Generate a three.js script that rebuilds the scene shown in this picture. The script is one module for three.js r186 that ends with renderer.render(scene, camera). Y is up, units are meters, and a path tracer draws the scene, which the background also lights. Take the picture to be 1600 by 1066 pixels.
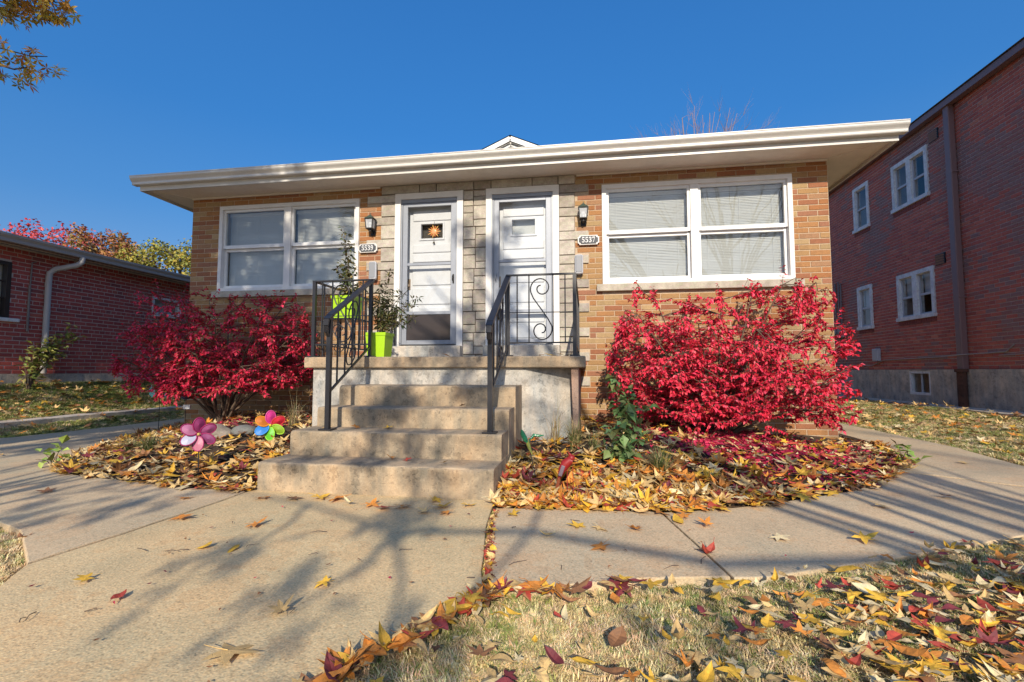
import * as THREE from 'three';
import { mergeGeometries } from 'three/addons/utils/BufferGeometryUtils.js';
import { RoundedBoxGeometry } from 'three/addons/geometries/RoundedBoxGeometry.js';
import { FontLoader } from 'three/addons/loaders/FontLoader.js';
import { TextGeometry } from 'three/addons/geometries/TextGeometry.js';

// ------------------------------------------------------------------ camera, sky, sun, exposure
const scene = new THREE.Scene();
const camera = new THREE.PerspectiveCamera(71.16, 1600 / 1066, 0.05, 600);
camera.position.set(0, 0.82, 6.45);
camera.rotation.order = 'YXZ';
camera.rotation.y = 8.85 * Math.PI / 180;
camera.rotation.x = 3.61 * Math.PI / 180;
camera.updateMatrixWorld(true);
scene.add(camera);

const EXPOSURE = 1.3;
const SUN_AZ = 7 * Math.PI / 180, SUN_EL = 27 * Math.PI / 180;
const sunDir = new THREE.Vector3(Math.sin(SUN_AZ) * Math.cos(SUN_EL), Math.sin(SUN_EL), Math.cos(SUN_AZ) * Math.cos(SUN_EL));
{ // clear autumn sky after the standard clear-sky model: deep blue away from the sun, paler at the horizon and on the sun's side
  const W = 256, H = 128, data = new Float32Array(W * H * 4);
  const lerp = (a, b, t) => a + (b - a) * t;
  const stops = [[0, [0.856, 0.899, 0.963]], [0.07, [0.449, 0.599, 0.835]], [0.16, [0.182, 0.401, 0.760]], [0.28, [0.091, 0.316, 0.733]], [0.45, [0.048, 0.251, 0.685]], [0.75, [0.032, 0.198, 0.599]], [1.57, [0.026, 0.161, 0.514]]];
  for (let j = 0; j < H; j++) for (let i = 0; i < W; i++) {
    const el = (j + 0.5) / H * Math.PI - Math.PI / 2, ph = (i + 0.5) / W * 2 * Math.PI - Math.PI;
    const d = new THREE.Vector3(Math.cos(el) * Math.cos(ph), Math.sin(el), Math.cos(el) * Math.sin(ph));
    let c = [0.16, 0.14, 0.11];
    if (el >= 0) {
      let k = 0; while (k < stops.length - 2 && el > stops[k + 1][0]) k++;
      const t = Math.min(1, (el - stops[k][0]) / (stops[k + 1][0] - stops[k][0]));
      const g = Math.max(0.25, Math.acos(Math.max(-1, Math.min(1, d.dot(sunDir))))), sc = (0.91 + 0.45 * Math.cos(g) ** 2) / 1.13, mie = 1.7 * Math.exp(-3 * g) * (1 + 0.5 * Math.exp(-el * 4));
      c = stops[k][1].map((v, q) => lerp(v, stops[k + 1][1][q], t) * sc + mie * [1, 0.97, 0.90][q]);
    }
    const o = (j * W + i) * 4; for (let q = 0; q < 3; q++) data[o + q] = c[q] / EXPOSURE; data[o + 3] = 1;
  }
  const sky = new THREE.DataTexture(data, W, H, THREE.RGBAFormat, THREE.FloatType);
  sky.mapping = THREE.EquirectangularReflectionMapping; sky.magFilter = THREE.LinearFilter; sky.minFilter = THREE.LinearFilter;
  sky.needsUpdate = true;
  scene.background = sky; scene.environment = sky;
}
const sun = new THREE.DirectionalLight(new THREE.Color().setRGB(1, 0.89, 0.73), 4.25);
sun.position.copy(sunDir).multiplyScalar(40); sun.target.position.set(0, 0, 0);
sun.castShadow = true; sun.shadow.mapSize.set(4096, 4096); sun.shadow.radius = 1;
Object.assign(sun.shadow.camera, { left: -22, right: 22, top: 22, bottom: -22, near: 1, far: 110 });
scene.add(sun, sun.target);

const renderer = new THREE.WebGLRenderer({ antialias: true });
renderer.toneMapping = THREE.LinearToneMapping;
renderer.toneMappingExposure = EXPOSURE;
renderer.shadowMap.enabled = true;

// ------------------------------------------------------------------ helpers
const V = (x, y, z) => new THREE.Vector3(x, y, z);
function RNG(a) { return () => { a |= 0; a = a + 0x6D2B79F5 | 0; let t = Math.imul(a ^ a >>> 15, 1 | a); t = t + Math.imul(t ^ t >>> 7, 61 | t) ^ t; return ((t ^ t >>> 14) >>> 0) / 4294967296; }; }
const sstep = (a, b, x) => { const t = Math.min(1, Math.max(0, (x - a) / (b - a))); return t * t * (3 - 2 * t); };
const _pm = new THREE.Matrix4().copy(camera.matrixWorld).invert();
const _f = 533 / Math.tan(71.16 * Math.PI / 360);
function project(p) { const q = p.clone().applyMatrix4(_pm); return { u: 800 + _f * q.x / -q.z, v: 533 - _f * q.y / -q.z, d: -q.z }; }
const inFrame = (q, m = 0) => q.d > 0.05 && q.u > -m && q.u < 1600 + m && q.v > -m && q.v < 1066 + m;

const usedNames = new Map();
function numbered(name) { const n = usedNames.get(name) || 0; usedNames.set(name, n + 1); return n ? name + '_' + String(n).padStart(3, '0') : name; }
function tag(o, label, category, group, kind) {
  if (label) o.userData.label = label; if (category) o.userData.category = category;
  if (group) o.userData.group = group; if (kind) o.userData.kind = kind; return o;
}
function thing(name, label, category, group) { const g = new THREE.Group(); g.name = numbered(name); scene.add(g); return tag(g, label, category, group); }
function rebase(g, x, y, z) { g.position.set(x, y, z); for (const c of g.children) { c.position.x -= x; c.position.y -= y; c.position.z -= z; } return g; }
function mesh(name, geo, mat, parent) {
  const m = new THREE.Mesh(geo, mat); m.castShadow = m.receiveShadow = true;
  m.name = parent === scene ? numbered(name) : name; parent.add(m); return m;
}
function subgroup(name, parent) { const g = new THREE.Group(); g.name = name; parent.add(g); return g; }

class GB { // collects triangles; uv in metres by the way a face points unless given
  constructor() { this.p = []; this.n = []; this.c = []; this.u = []; }
  tri(a, b, c, col, n, uvs) {
    if (!n) { const e = V(b[0] - a[0], b[1] - a[1], b[2] - a[2]).cross(V(c[0] - a[0], c[1] - a[1], c[2] - a[2])).normalize(); n = [e.x, e.y, e.z]; }
    const ns = Array.isArray(n[0]) ? n : [n, n, n];
    const m = ns[0], ax = Math.abs(m[0]), ay = Math.abs(m[1]), az = Math.abs(m[2]);
    [a, b, c].forEach((q, i) => {
      this.p.push(q[0], q[1], q[2]); this.n.push(ns[i][0], ns[i][1], ns[i][2]);
      if (col) this.c.push(col[0], col[1], col[2]); else this.c.push(1, 1, 1);
      if (uvs) this.u.push(uvs[i][0], uvs[i][1]);
      else if (ay >= ax && ay >= az) this.u.push(q[0], -q[2]); else if (ax >= az) this.u.push(-q[2], q[1]); else this.u.push(q[0], q[1]);
    });
    return this;
  }
  quad(a, b, c, d, col, n) { this.tri(a, b, c, col, n); this.tri(a, c, d, col, n); return this; }
  box(x0, x1, y0, y1, z0, z1, col) {
    this.quad([x0, y0, z1], [x1, y0, z1], [x1, y1, z1], [x0, y1, z1], col, [0, 0, 1]);
    this.quad([x1, y0, z0], [x0, y0, z0], [x0, y1, z0], [x1, y1, z0], col, [0, 0, -1]);
    this.quad([x1, y0, z1], [x1, y0, z0], [x1, y1, z0], [x1, y1, z1], col, [1, 0, 0]);
    this.quad([x0, y0, z0], [x0, y0, z1], [x0, y1, z1], [x0, y1, z0], col, [-1, 0, 0]);
    this.quad([x0, y1, z1], [x1, y1, z1], [x1, y1, z0], [x0, y1, z0], col, [0, 1, 0]);
    this.quad([x0, y0, z0], [x1, y0, z0], [x1, y0, z1], [x0, y0, z1], col, [0, -1, 0]);
    return this;
  }
  add(geo, mat4, col) {
    let g = geo.index ? geo.toNonIndexed() : geo.clone(); if (mat4) g.applyMatrix4(mat4);
    const p = g.attributes.position, n = g.attributes.normal;
    for (let i = 0; i < p.count; i += 3) {
      const P = k => [p.getX(i + k), p.getY(i + k), p.getZ(i + k)], N = k => [n.getX(i + k), n.getY(i + k), n.getZ(i + k)];
      this.tri(P(0), P(1), P(2), col, [N(0), N(1), N(2)]);
    }
    return this;
  }
  rbox(w, h, d, r, x, y, z, col, rot) { const m = new THREE.Matrix4().makeRotationFromEuler(rot || new THREE.Euler()); m.setPosition(x, y, z); return this.add(new RoundedBoxGeometry(w, h, d, 2, r), m, col); }
  tube(pts, rad, seg = 6, col, closed = true) { // pts Vector3[], rad number[]
    const rings = []; let up = V(0, 1, 0);
    for (let i = 0; i < pts.length; i++) {
      const t = pts[Math.min(i + 1, pts.length - 1)].clone().sub(pts[Math.max(i - 1, 0)]).normalize();
      if (i === 0) up = Math.abs(t.y) > 0.9 ? V(1, 0, 0) : V(0, 1, 0);
      const s = t.clone().cross(up).normalize(); const w = s.clone().cross(t).normalize(); up = w;
      const r = rad.length ? rad[Math.min(i, rad.length - 1)] : rad;
      rings.push(Array.from({ length: seg }, (_, k) => { const a = k / seg * Math.PI * 2; const n = s.clone().multiplyScalar(Math.cos(a)).addScaledVector(w, Math.sin(a)); const q = pts[i].clone().addScaledVector(n, r); return { p: [q.x, q.y, q.z], n: [n.x, n.y, n.z] }; }));
    }
    for (let i = 0; i < rings.length - 1; i++) for (let k = 0; k < seg; k++) {
      const a = rings[i][k], b = rings[i][(k + 1) % seg], c = rings[i + 1][(k + 1) % seg], d = rings[i + 1][k];
      this.tri(a.p, c.p, b.p, col, [a.n, c.n, b.n]); this.tri(a.p, d.p, c.p, col, [a.n, d.n, c.n]);
    }
    if (closed) for (const [R, c0, f] of [[rings[0], pts[0], 1], [rings[rings.length - 1], pts[pts.length - 1], 0]])
      for (let k = 0; k < seg; k++) { const a = R[k].p, b = R[(k + 1) % seg].p, c = [c0.x, c0.y, c0.z]; f ? this.tri(c, a, b, col) : this.tri(c, b, a, col); }
    return this;
  }
  bar(a, b, w, col, h) { // square bar from a to b
    const t = b.clone().sub(a), L = t.length(), m = new THREE.Matrix4(); t.normalize();
    const up = Math.abs(t.y) > 0.95 ? V(0, 0, 1) : V(0, 1, 0); const s = t.clone().cross(up).normalize(), w2 = s.clone().cross(t).normalize();
    m.makeBasis(t, w2, s); m.setPosition(a.clone().add(b).multiplyScalar(0.5)); return this.add(new THREE.BoxGeometry(L, h || w, w), m, col);
  }
  geo() {
    const g = new THREE.BufferGeometry();
    g.setAttribute('position', new THREE.Float32BufferAttribute(this.p, 3)); g.setAttribute('normal', new THREE.Float32BufferAttribute(this.n, 3));
    g.setAttribute('uv', new THREE.Float32BufferAttribute(this.u, 2)); g.setAttribute('color', new THREE.Float32BufferAttribute(this.c, 3));
    return g;
  }
  build(name, mat, parent) { return mesh(name, this.geo(), mat, parent); }
}
const gb = () => new GB();

// ------------------------------------------------------------------ computed textures
function latticeNoise(seed, n) { const r = RNG(seed), g = Float32Array.from({ length: n * n }, r); return (x, y) => { const xi = Math.floor(x), yi = Math.floor(y), fx = x - xi, fy = y - yi, s = t => t * t * (3 - 2 * t), G = (a, b) => g[((b % n + n) % n) * n + (a % n + n) % n]; const u = s(fx), v = s(fy); return (G(xi, yi) * (1 - u) + G(xi + 1, yi) * u) * (1 - v) + (G(xi, yi + 1) * (1 - u) + G(xi + 1, yi + 1) * u) * v; }; }
function tex(size, metres, fn, colour = true) { // fn(u,v in 0..1) -> grey or [r,g,b] 0..1 (display values)
  const d = new Uint8Array(size * size * 4);
  for (let j = 0; j < size; j++) for (let i = 0; i < size; i++) {
    let c = fn((i + 0.5) / size, (j + 0.5) / size); if (!Array.isArray(c)) c = [c, c, c];
    const o = (j * size + i) * 4; for (let k = 0; k < 3; k++) d[o + k] = Math.max(0, Math.min(255, c[k] * 255)); d[o + 3] = 255;
  }
  const t = new THREE.DataTexture(d, size, size); t.wrapS = t.wrapT = THREE.RepeatWrapping; t.magFilter = THREE.LinearFilter; t.minFilter = THREE.LinearMipmapLinearFilter; t.generateMipmaps = true;
  if (colour) t.colorSpace = THREE.SRGBColorSpace; t.repeat.set(1 / metres, 1 / metres); t.needsUpdate = true; return t;
}
const n8 = latticeNoise(1, 8), n16 = latticeNoise(2, 16), n32 = latticeNoise(3, 32), n64 = latticeNoise(4, 64), n128 = latticeNoise(5, 128), n256 = latticeNoise(6, 256);
const fbm = (u, v) => 0.4 * n8(u * 8, v * 8) + 0.3 * n16(u * 16, v * 16) + 0.18 * n32(u * 32, v * 32) + 0.12 * n64(u * 64, v * 64);
const fine = (u, v) => 0.5 * n256(u * 256, v * 256) + 0.3 * n128(u * 128, v * 128) + 0.2 * n64(u * 64, v * 64);
const T = {
  brick: tex(512, 0.6, (u, v) => { const f = fine(u, v), s = n128(u * 128 + 9, v * 128); return 0.90 + 0.22 * (f - 0.5) + 0.10 * (fbm(u, v) - 0.5) - (s > 0.86 ? 0.18 : 0); }),
  brickBump: tex(512, 0.6, (u, v) => 0.6 * fine(u, v) + 0.4 * n64(u * 64, v * 64), false),
  aggregate: tex(2048, 4.6, (u, v) => { // washed tan concrete: pebble grain, tan blotches, leaf stains, worn pale patches
    const g = n256(u * 1024, v * 1024), h = n256(u * 1024 + 71.3, v * 1024 + 13.7), k = n128(u * 512, v * 512), b = fbm(u, v), b2 = fbm(u * 3 + 0.3, v * 3 + 0.7), st = n16(u * 16 + 3, v * 16), sp = n64(u * 64 + 5, v * 64 + 8);
    let m = 0.90 + 0.15 * (g - 0.5) + 0.06 * (k - 0.5) + 0.15 * (b - 0.5) + 0.09 * (b2 - 0.5), warm = 0.06 * (h - 0.5) + 0.035 * (st - 0.5) + 0.04 * (b - 0.5);
    if (h > 0.82) m += 0.05; if (g < 0.13) m -= 0.12; if (sp > 0.86 && b2 > 0.45) { m -= 0.30 * (sp - 0.86) * 4 * 0.4; warm += 0.02; } if (b2 > 0.62) { m -= 0.035; warm += 0.02; } return [m + warm, m, m - 0.7 * warm]; }),
  aggBump: tex(1024, 1.3, (u, v) => 0.65 * n256(u * 256, v * 256) + 0.35 * n128(u * 128, v * 128), false),
  concrete: tex(1024, 1.7, (u, v) => { const b = fbm(u, v), f = fine(u, v), st = fbm(u * 2 + 0.37, v * 0.5 + 0.2), q = n128(u * 128, v * 128); let m = 0.87 + 0.34 * (b - 0.5) + 0.15 * (f - 0.5) + 0.30 * (st - 0.5); if (q > 0.88) m -= 0.14; if (fbm(u * 3 + 0.1, v * 3 + 0.6) > 0.66) m -= 0.10; const w = 0.12 * (st - 0.5); return [m + w, m, m - w]; }),
  concBump: tex(512, 0.85, (u, v) => 0.5 * fine(u, v) + 0.5 * fbm(u, v), false),
  stone: tex(512, 0.7, (u, v) => { const f = fine(u, v), b = fbm(u, v), l = n64(u * 16, v * 64); return [0.92 + 0.2 * (f - 0.5) + 0.25 * (b - 0.5), 0.91 + 0.2 * (f - 0.5) + 0.26 * (b - 0.5) + 0.06 * (l - 0.5), 0.89 + 0.2 * (f - 0.5) + 0.27 * (b - 0.5)]; }),
  stoneBump: tex(512, 0.7, (u, v) => 0.35 * fine(u, v) + 0.65 * fbm(u * 2, v * 2), false),
  soil: tex(512, 0.8, (u, v) => { const f = fine(u, v), b = fbm(u, v); return [0.72 + 0.5 * (f - 0.5) + 0.4 * (b - 0.5), 0.68 + 0.5 * (f - 0.5) + 0.4 * (b - 0.5), 0.62 + 0.5 * (f - 0.5) + 0.4 * (b - 0.5)]; }),
  paint: tex(512, 1.1, (u, v) => 0.93 + 0.07 * (fbm(u, v) - 0.5) + 0.05 * (fine(u, v) - 0.5)),
  bark: tex(256, 0.5, (u, v) => 0.7 + 0.5 * (n64(u * 64, v * 8) - 0.5) + 0.3 * (n32(u * 32, v * 16) - 0.5)),
  thatch: tex(512, 0.5, (u, v) => { const s = n256(u * 256, v * 32), s2 = n256(u * 32, v * 256), b = fbm(u, v); const m = 0.80 + 0.5 * (Math.max(s, s2) - 0.6) + 0.3 * (b - 0.5), g = 0.10 * (n16(u * 16, v * 16) - 0.45); return [m - g, m + 0.2 * g, m - 1.4 * g]; }),
  shingle: tex(256, 1.0, (u, v) => 0.7 + 0.6 * (fine(u, v) - 0.5)),
  leaf: tex(256, 1, (u, v) => { // veins and blotches on a leaf blade: u across, v along the midrib
    const x = Math.abs(u - 0.5), mid = Math.exp(-x * x * 9000), side = Math.abs(((v - x * 0.9) * 7) % 1 - 0.5) < 0.045 ? 0.10 : 0;
    const b = fbm(u, v), s = n64(u * 64, v * 64); let m = 0.92 + 0.30 * (b - 0.5) + 0.10 * (fine(u, v) - 0.5) + 0.12 * mid + side * (x > 0.015 ? 1 : 0); if (s > 0.9 && b > 0.5) m -= 0.3; return [m + 0.05 * (b - 0.5), m, m - 0.12 * (b - 0.5)]; }),
};
const rgb = (r, g, b) => new THREE.Color().setRGB(r, g, b);
const std = (o) => new THREE.MeshStandardMaterial(Object.assign({ roughness: 0.85 }, o));
const M = {
  mortar: std({ color: rgb(0.600, 0.450, 0.306), map: T.brick, bumpMap: T.brickBump, bumpScale: 0.002, roughness: 0.95 }),
  brickV: std({ vertexColors: true, map: T.brick, bumpMap: T.brickBump, bumpScale: 0.0015, roughness: 0.85 }),
  mortarRed: std({ color: rgb(0.726, 0.594, 0.528), map: T.brick, roughness: 0.95 }),
  stone: [[0.52, 0.475, 0.41], [0.45, 0.41, 0.355], [0.55, 0.505, 0.445], [0.39, 0.35, 0.305]].map(c => std({ color: rgb(...c), map: T.stone, bumpMap: T.stoneBump, bumpScale: 0.006, roughness: 0.95 })),
  sill: std({ color: rgb(0.506, 0.460, 0.380), map: T.stone, bumpMap: T.stoneBump, bumpScale: 0.003, roughness: 0.9 }),
  white: std({ color: rgb(0.829, 0.829, 0.818), map: T.paint, roughness: 0.45 }),
  trim: std({ color: rgb(0.805, 0.782, 0.747), map: T.paint, roughness: 0.5 }),
  door: std({ color: rgb(0.806, 0.816, 0.848), map: T.paint, roughness: 0.4 }),
  soffit: std({ color: rgb(0.848, 0.784, 0.700), map: T.paint, roughness: 0.7 }),
  gutter: std({ color: rgb(0.694, 0.672, 0.627), map: T.paint, roughness: 0.4 }),
  alu: std({ color: rgb(0.310, 0.333, 0.380), metalness: 0.35, roughness: 0.5, map: T.paint }),
  bronze: std({ color: rgb(0.045, 0.035, 0.032), roughness: 0.25 }),
  iron: std({ color: rgb(0.018, 0.018, 0.022), roughness: 0.38 }),
  black: std({ color: rgb(0.012, 0.012, 0.013), roughness: 0.5 }),
  glass: new THREE.MeshPhysicalMaterial({ color: rgb(0.89, 0.90, 0.895), transmission: 1, thickness: 0, roughness: 0.0, ior: 1.52, metalness: 0 }),
  blind: std({ color: rgb(0.67, 0.67, 0.655), roughness: 0.6 }),
  room: std({ color: rgb(0.10, 0.09, 0.08), roughness: 1 }),
  step: std({ color: rgb(0.480, 0.366, 0.240), map: T.concrete, bumpMap: T.concBump, bumpScale: 0.006, roughness: 0.95 }),
  slabEdge: std({ color: rgb(0.456, 0.348, 0.234), map: T.concrete, bumpMap: T.concBump, bumpScale: 0.008, roughness: 0.95 }),
  paleWall: std({ color: rgb(0.573, 0.537, 0.476), map: T.concrete, bumpMap: T.concBump, bumpScale: 0.005, roughness: 0.95 }),
  brownWall: std({ color: rgb(0.432, 0.288, 0.216), map: T.concrete, bumpMap: T.concBump, bumpScale: 0.004, roughness: 0.95 }),
  walkTan: std({ color: rgb(0.764, 0.573, 0.310), map: T.aggregate, bumpMap: T.aggBump, bumpScale: 0.0014, roughness: 0.97 }),
  walkGrey: std({ color: rgb(0.693, 0.532, 0.328), map: T.aggregate, bumpMap: T.aggBump, bumpScale: 0.001, roughness: 0.97 }),
  soil: std({ color: rgb(0.120, 0.078, 0.048), map: T.soil, bumpMap: T.soil, bumpScale: 0.01, roughness: 1 }),
  ground: std({ color: rgb(0.644, 0.493, 0.266), map: T.thatch, bumpMap: T.thatch, bumpScale: 0.01, roughness: 1 }),
  foundation: std({ color: rgb(0.62, 0.54, 0.45), map: T.concrete, bumpMap: T.concBump, bumpScale: 0.004, roughness: 0.95 }),
  shingle: std({ color: rgb(0.07, 0.06, 0.055), map: T.shingle, bumpMap: T.shingle, bumpScale: 0.004, roughness: 1 }),
  shinglePale: std({ color: rgb(0.26, 0.22, 0.19), map: T.shingle, bumpMap: T.shingle, bumpScale: 0.004, roughness: 1 }),
  brownMetal: std({ color: rgb(0.204, 0.120, 0.114), roughness: 0.45 }),
  rustPipe: std({ color: rgb(0.12, 0.05, 0.03), map: T.concrete, roughness: 0.9 }),
  greyPaint: std({ color: rgb(0.460, 0.460, 0.483), roughness: 0.5 }),
  wornWhite: std({ color: rgb(0.80, 0.80, 0.82), map: T.stone, roughness: 0.7 }),
  bark: std({ color: rgb(0.17, 0.125, 0.09), map: T.bark, bumpMap: T.bark, bumpScale: 0.006, roughness: 1 }),
  twig: std({ color: rgb(0.12, 0.08, 0.055), roughness: 1 }),
  pinkTwig: std({ color: rgb(0.30, 0.21, 0.20), roughness: 1 }),
  foliage: std({ vertexColors: true, roughness: 0.62, side: THREE.DoubleSide }),
  leafV: std({ map: T.leaf, roughness: 0.7, side: THREE.DoubleSide }),
  blade: std({ color: 0xffffff, roughness: 0.8, side: THREE.DoubleSide }),
};

// ------------------------------------------------------------------ the lie of the land
const bedEdgeR = [[-0.57, 3.58], [0.3, 3.53], [0.75, 3.4], [1.15, 3.2], [1.85, 2.75], [2.4, 2.2], [2.78, 1.68], [3.12, 0.9], [3.3, 0.22], [3.35, -0.8]];
const bedEdgeL = [[-2.27, 3.46], [-2.76, 3.43], [-3.4, 3.32], [-4.0, 3.2], [-4.4, 3.02], [-4.7, 2.7], [-5.2, 2.03], [-5.8, 0.9], [-6.2, -0.1], [-6.25, -1.0]];
function distPoly(pl, x, z) { let m = 1e9; for (let i = 0; i < pl.length - 1; i++) { const [ax, az] = pl[i], [bx, bz] = pl[i + 1], dx = bx - ax, dz = bz - az; const t = Math.max(0, Math.min(1, ((x - ax) * dx + (z - az) * dz) / (dx * dx + dz * dz))); m = Math.min(m, Math.hypot(x - ax - t * dx, z - az - t * dz)); } return m; }
const nz = latticeNoise(77, 64);
function bedH(x, z) {
  const right = x > -1.4, d = distPoly(right ? bedEdgeR : bedEdgeL, x, z), hm = right ? 0.20 - 0.15 * sstep(0.3, 3.0, x) : 0.21;
  return -0.008 + hm * sstep(0, 1.4, d) + 0.03 * (nz(x * 5 + 20, z * 5 + 20) - 0.5) * sstep(0, 0.3, d);
}
function groundH(x, z) {
  const l = Math.max(0, Math.min(1, (-6.95 - x) / 2.4));
  return -0.035 + 0.63 * Math.pow(l, 1.7) * sstep(6, 1.0, z) + 0.18 * sstep(4.4, 7, x) * sstep(5, 1, z) + 0.02 * (nz(x * 1.3 + 9, z * 1.3 + 9) - 0.5) * sstep(0.2, 1.5, Math.abs(x) - 4.5 + Math.abs(z - 2) * 0.2);
}
const inPoly = (pl, x, z) => { let c = false; for (let i = 0, j = pl.length - 1; i < pl.length; j = i++) { const [xi, zi] = pl[i], [xj, zj] = pl[j]; if ((zi > z) !== (zj > z) && x < (xj - xi) * (z - zi) / (zj - zi) + xi) c = !c; } return c; };
const bedPolyR = [[-0.59, 3.58], ...bedEdgeR, [3.05, -0.8], [3.05, 0], [-0.06, 0], [-0.06, 2.15], [-0.59, 2.15]];
const bedPolyL = [[-2.22, 3.46], ...bedEdgeL, [-6.05, -1.0], [-6.05, 0], [-2.65, 0], [-2.65, 2.15], [-2.22, 2.15]];
const inBed = (x, z) => inPoly(bedPolyR, x, z) || inPoly(bedPolyL, x, z);

{ // ground: one sheet out to the horizon, finer near the house
  const axis = (a, b, lo, hi, n) => { const r = [lo]; for (let i = 0; i <= n; i++) r.push(a + (b - a) * i / n); r.push(hi); return r; };
  const xs = [-300, -120, -60, -40, -30, -22, ...axis(-16, 14, -18, 16, 100).slice(1, -1), 18, 25, 40, 60, 120, 300], zs = [-300, -120, -60, -40, -28, ...axis(-20, 14, -22, 16, 100).slice(1, -1), 18, 25, 40, 80, 300];
  const pos = [], uv = [], idx = [], inside = (x, z) => inBed(x, z) || (x > -6.05 && x < 3.05 && z < 0.2 && z > -12);
  for (const z of zs) for (const x of xs) { pos.push(x, groundH(x, z) - (inside(x, z) ? 0.06 : 0), z); uv.push(x, -z); }
  for (let j = 0; j < zs.length - 1; j++) for (let i = 0; i < xs.length - 1; i++) { const a = j * xs.length + i, b = a + 1, c = a + xs.length, d = c + 1; idx.push(a, c, b, b, c, d); }
  const g = new THREE.BufferGeometry(); g.setAttribute('position', new THREE.Float32BufferAttribute(pos, 3)); g.setAttribute('uv', new THREE.Float32BufferAttribute(uv, 2)); g.setIndex(idx); g.computeVertexNormals();
  tag(mesh('ground', g, M.ground, scene), 'straw coloured autumn ground under the lawns around the houses', 'ground', null, 'structure');
}
function bedSheet(edge, inner, label) {
  const N = 90, K = 24, pick = (pl, t) => { const L = []; let s = 0; for (let i = 0; i < pl.length - 1; i++) { const l = Math.hypot(pl[i + 1][0] - pl[i][0], pl[i + 1][1] - pl[i][1]); L.push(l); s += l; } let q = t * s; for (let i = 0; i < L.length; i++) { if (q <= L[i] || i === L.length - 1) { const k = Math.min(1, q / L[i]); return [pl[i][0] + (pl[i + 1][0] - pl[i][0]) * k, pl[i][1] + (pl[i + 1][1] - pl[i][1]) * k]; } q -= L[i]; } };
  const pos = [], uv = [], idx = [];
  for (let i = 0; i <= N; i++) { const a = pick(edge, i / N), b = pick(inner, i / N); for (let k = 0; k <= K; k++) { const x = a[0] + (b[0] - a[0]) * k / K, z = a[1] + (b[1] - a[1]) * k / K; pos.push(x, bedH(x, z) - (k === 0 ? 0.05 : 0), z); uv.push(x, -z); } }
  for (let i = 0; i < N; i++) for (let k = 0; k < K; k++) { const a = i * (K + 1) + k, b = a + 1, c = a + K + 1, d = c + 1; idx.push(a, c, b, b, c, d); }
  const g = new THREE.BufferGeometry(); g.setAttribute('position', new THREE.Float32BufferAttribute(pos, 3)); g.setAttribute('uv', new THREE.Float32BufferAttribute(uv, 2)); g.setIndex(idx); g.computeVertexNormals();
  const m = M.soil.clone(); m.side = THREE.DoubleSide;
  tag(mesh('garden_bed', g, m, scene), label, 'garden bed', null, 'structure');
}
bedSheet(bedEdgeR, [[-0.62, 3.5], [-0.62, 2.2], [-0.05, 2.1], [0.0, 0.0], [3.0, 0.0], [3.1, -0.8]], 'curved soil bed under the bright red shrub right of the steps');
bedSheet(bedEdgeL, [[-2.2, 3.42], [-2.2, 2.2], [-2.6, 2.1], [-2.7, 0.0], [-6.0, 0.0], [-6.08, -1.0]], 'curved soil bed under the shaded red shrub left of the steps');

// ------------------------------------------------------------------ concrete walks
const slabs = {
  front: { m: M.walkTan, y: 0.0, pl: [[-2.3, 3.30], [-0.57, 3.30], [-0.57, 3.585], [-0.535, 3.9], [-0.47, 4.25], [-0.435, 4.47], [-0.40, 4.60], [-0.50, 4.76], [-0.60, 4.97], [-0.735, 5.22], [-0.80, 5.6], [-0.82, 8.5], [-2.12, 8.5], [-2.1, 5.3], [-2.13, 5.03], [-2.36, 4.715], [-2.32, 4.33], [-2.29, 3.7]] },
  joint: { m: M.walkGrey, y: 0.004, pl: [[-0.545, 3.585], [0.3, 3.53], [0.415, 3.51], [0.56, 4.385], [0.2, 4.46], [-0.15, 4.585], [-0.37, 4.61], [-0.405, 4.46], [-0.44, 4.25], [-0.505, 3.9]] },
  bend: { m: M.walkGrey, y: -0.003, pl: [[0.428, 3.505], [0.75, 3.4], [1.15, 3.2], [1.85, 2.75], [2.4, 2.2], [2.53, 2.02], [3.16, 2.56], [2.75, 3.12], [2.17, 3.63], [1.35, 4.05], [0.72, 4.35], [0.573, 4.38]] },
  side: { m: M.walkGrey, y: 0.002, pl: [[2.54, 2.01], [2.78, 1.68], [3.12, 0.9], [3.25, 0.22], [3.3, -0.8], [3.3, -9], [3.95, -9], [3.95, -0.8], [3.92, 0.6], [3.72, 1.65], [3.17, 2.55]] },
  left: { m: M.walkGrey, y: 0.003, pl: [[-2.302, 3.46], [-2.76, 3.43], [-3.4, 3.32], [-4.0, 3.2], [-4.4, 3.02], [-4.7, 2.7], [-4.85, 2.5], [-6.0, 3.3], [-5.2, 4.42], [-3.3, 4.22], [-2.886, 4.36], [-2.37, 4.70], [-2.332, 4.33], [-2.302, 3.7]] },
  leftSide: { m: M.walkGrey, y: 0.0, pl: [[-4.86, 2.49], [-5.2, 2.03], [-5.8, 0.9], [-6.15, 0.0], [-6.22, -1.5], [-6.22, -9], [-6.95, -9], [-6.95, 0.6], [-7.05, 1.5], [-7.6, 1.9], [-10.5, 2.2], [-10.5, 4.1], [-5.23, 4.43], [-6.012, 3.29]] },
};
const inWalk = (x, z) => Object.values(slabs).some(s => inPoly(s.pl, x, z));
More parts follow.
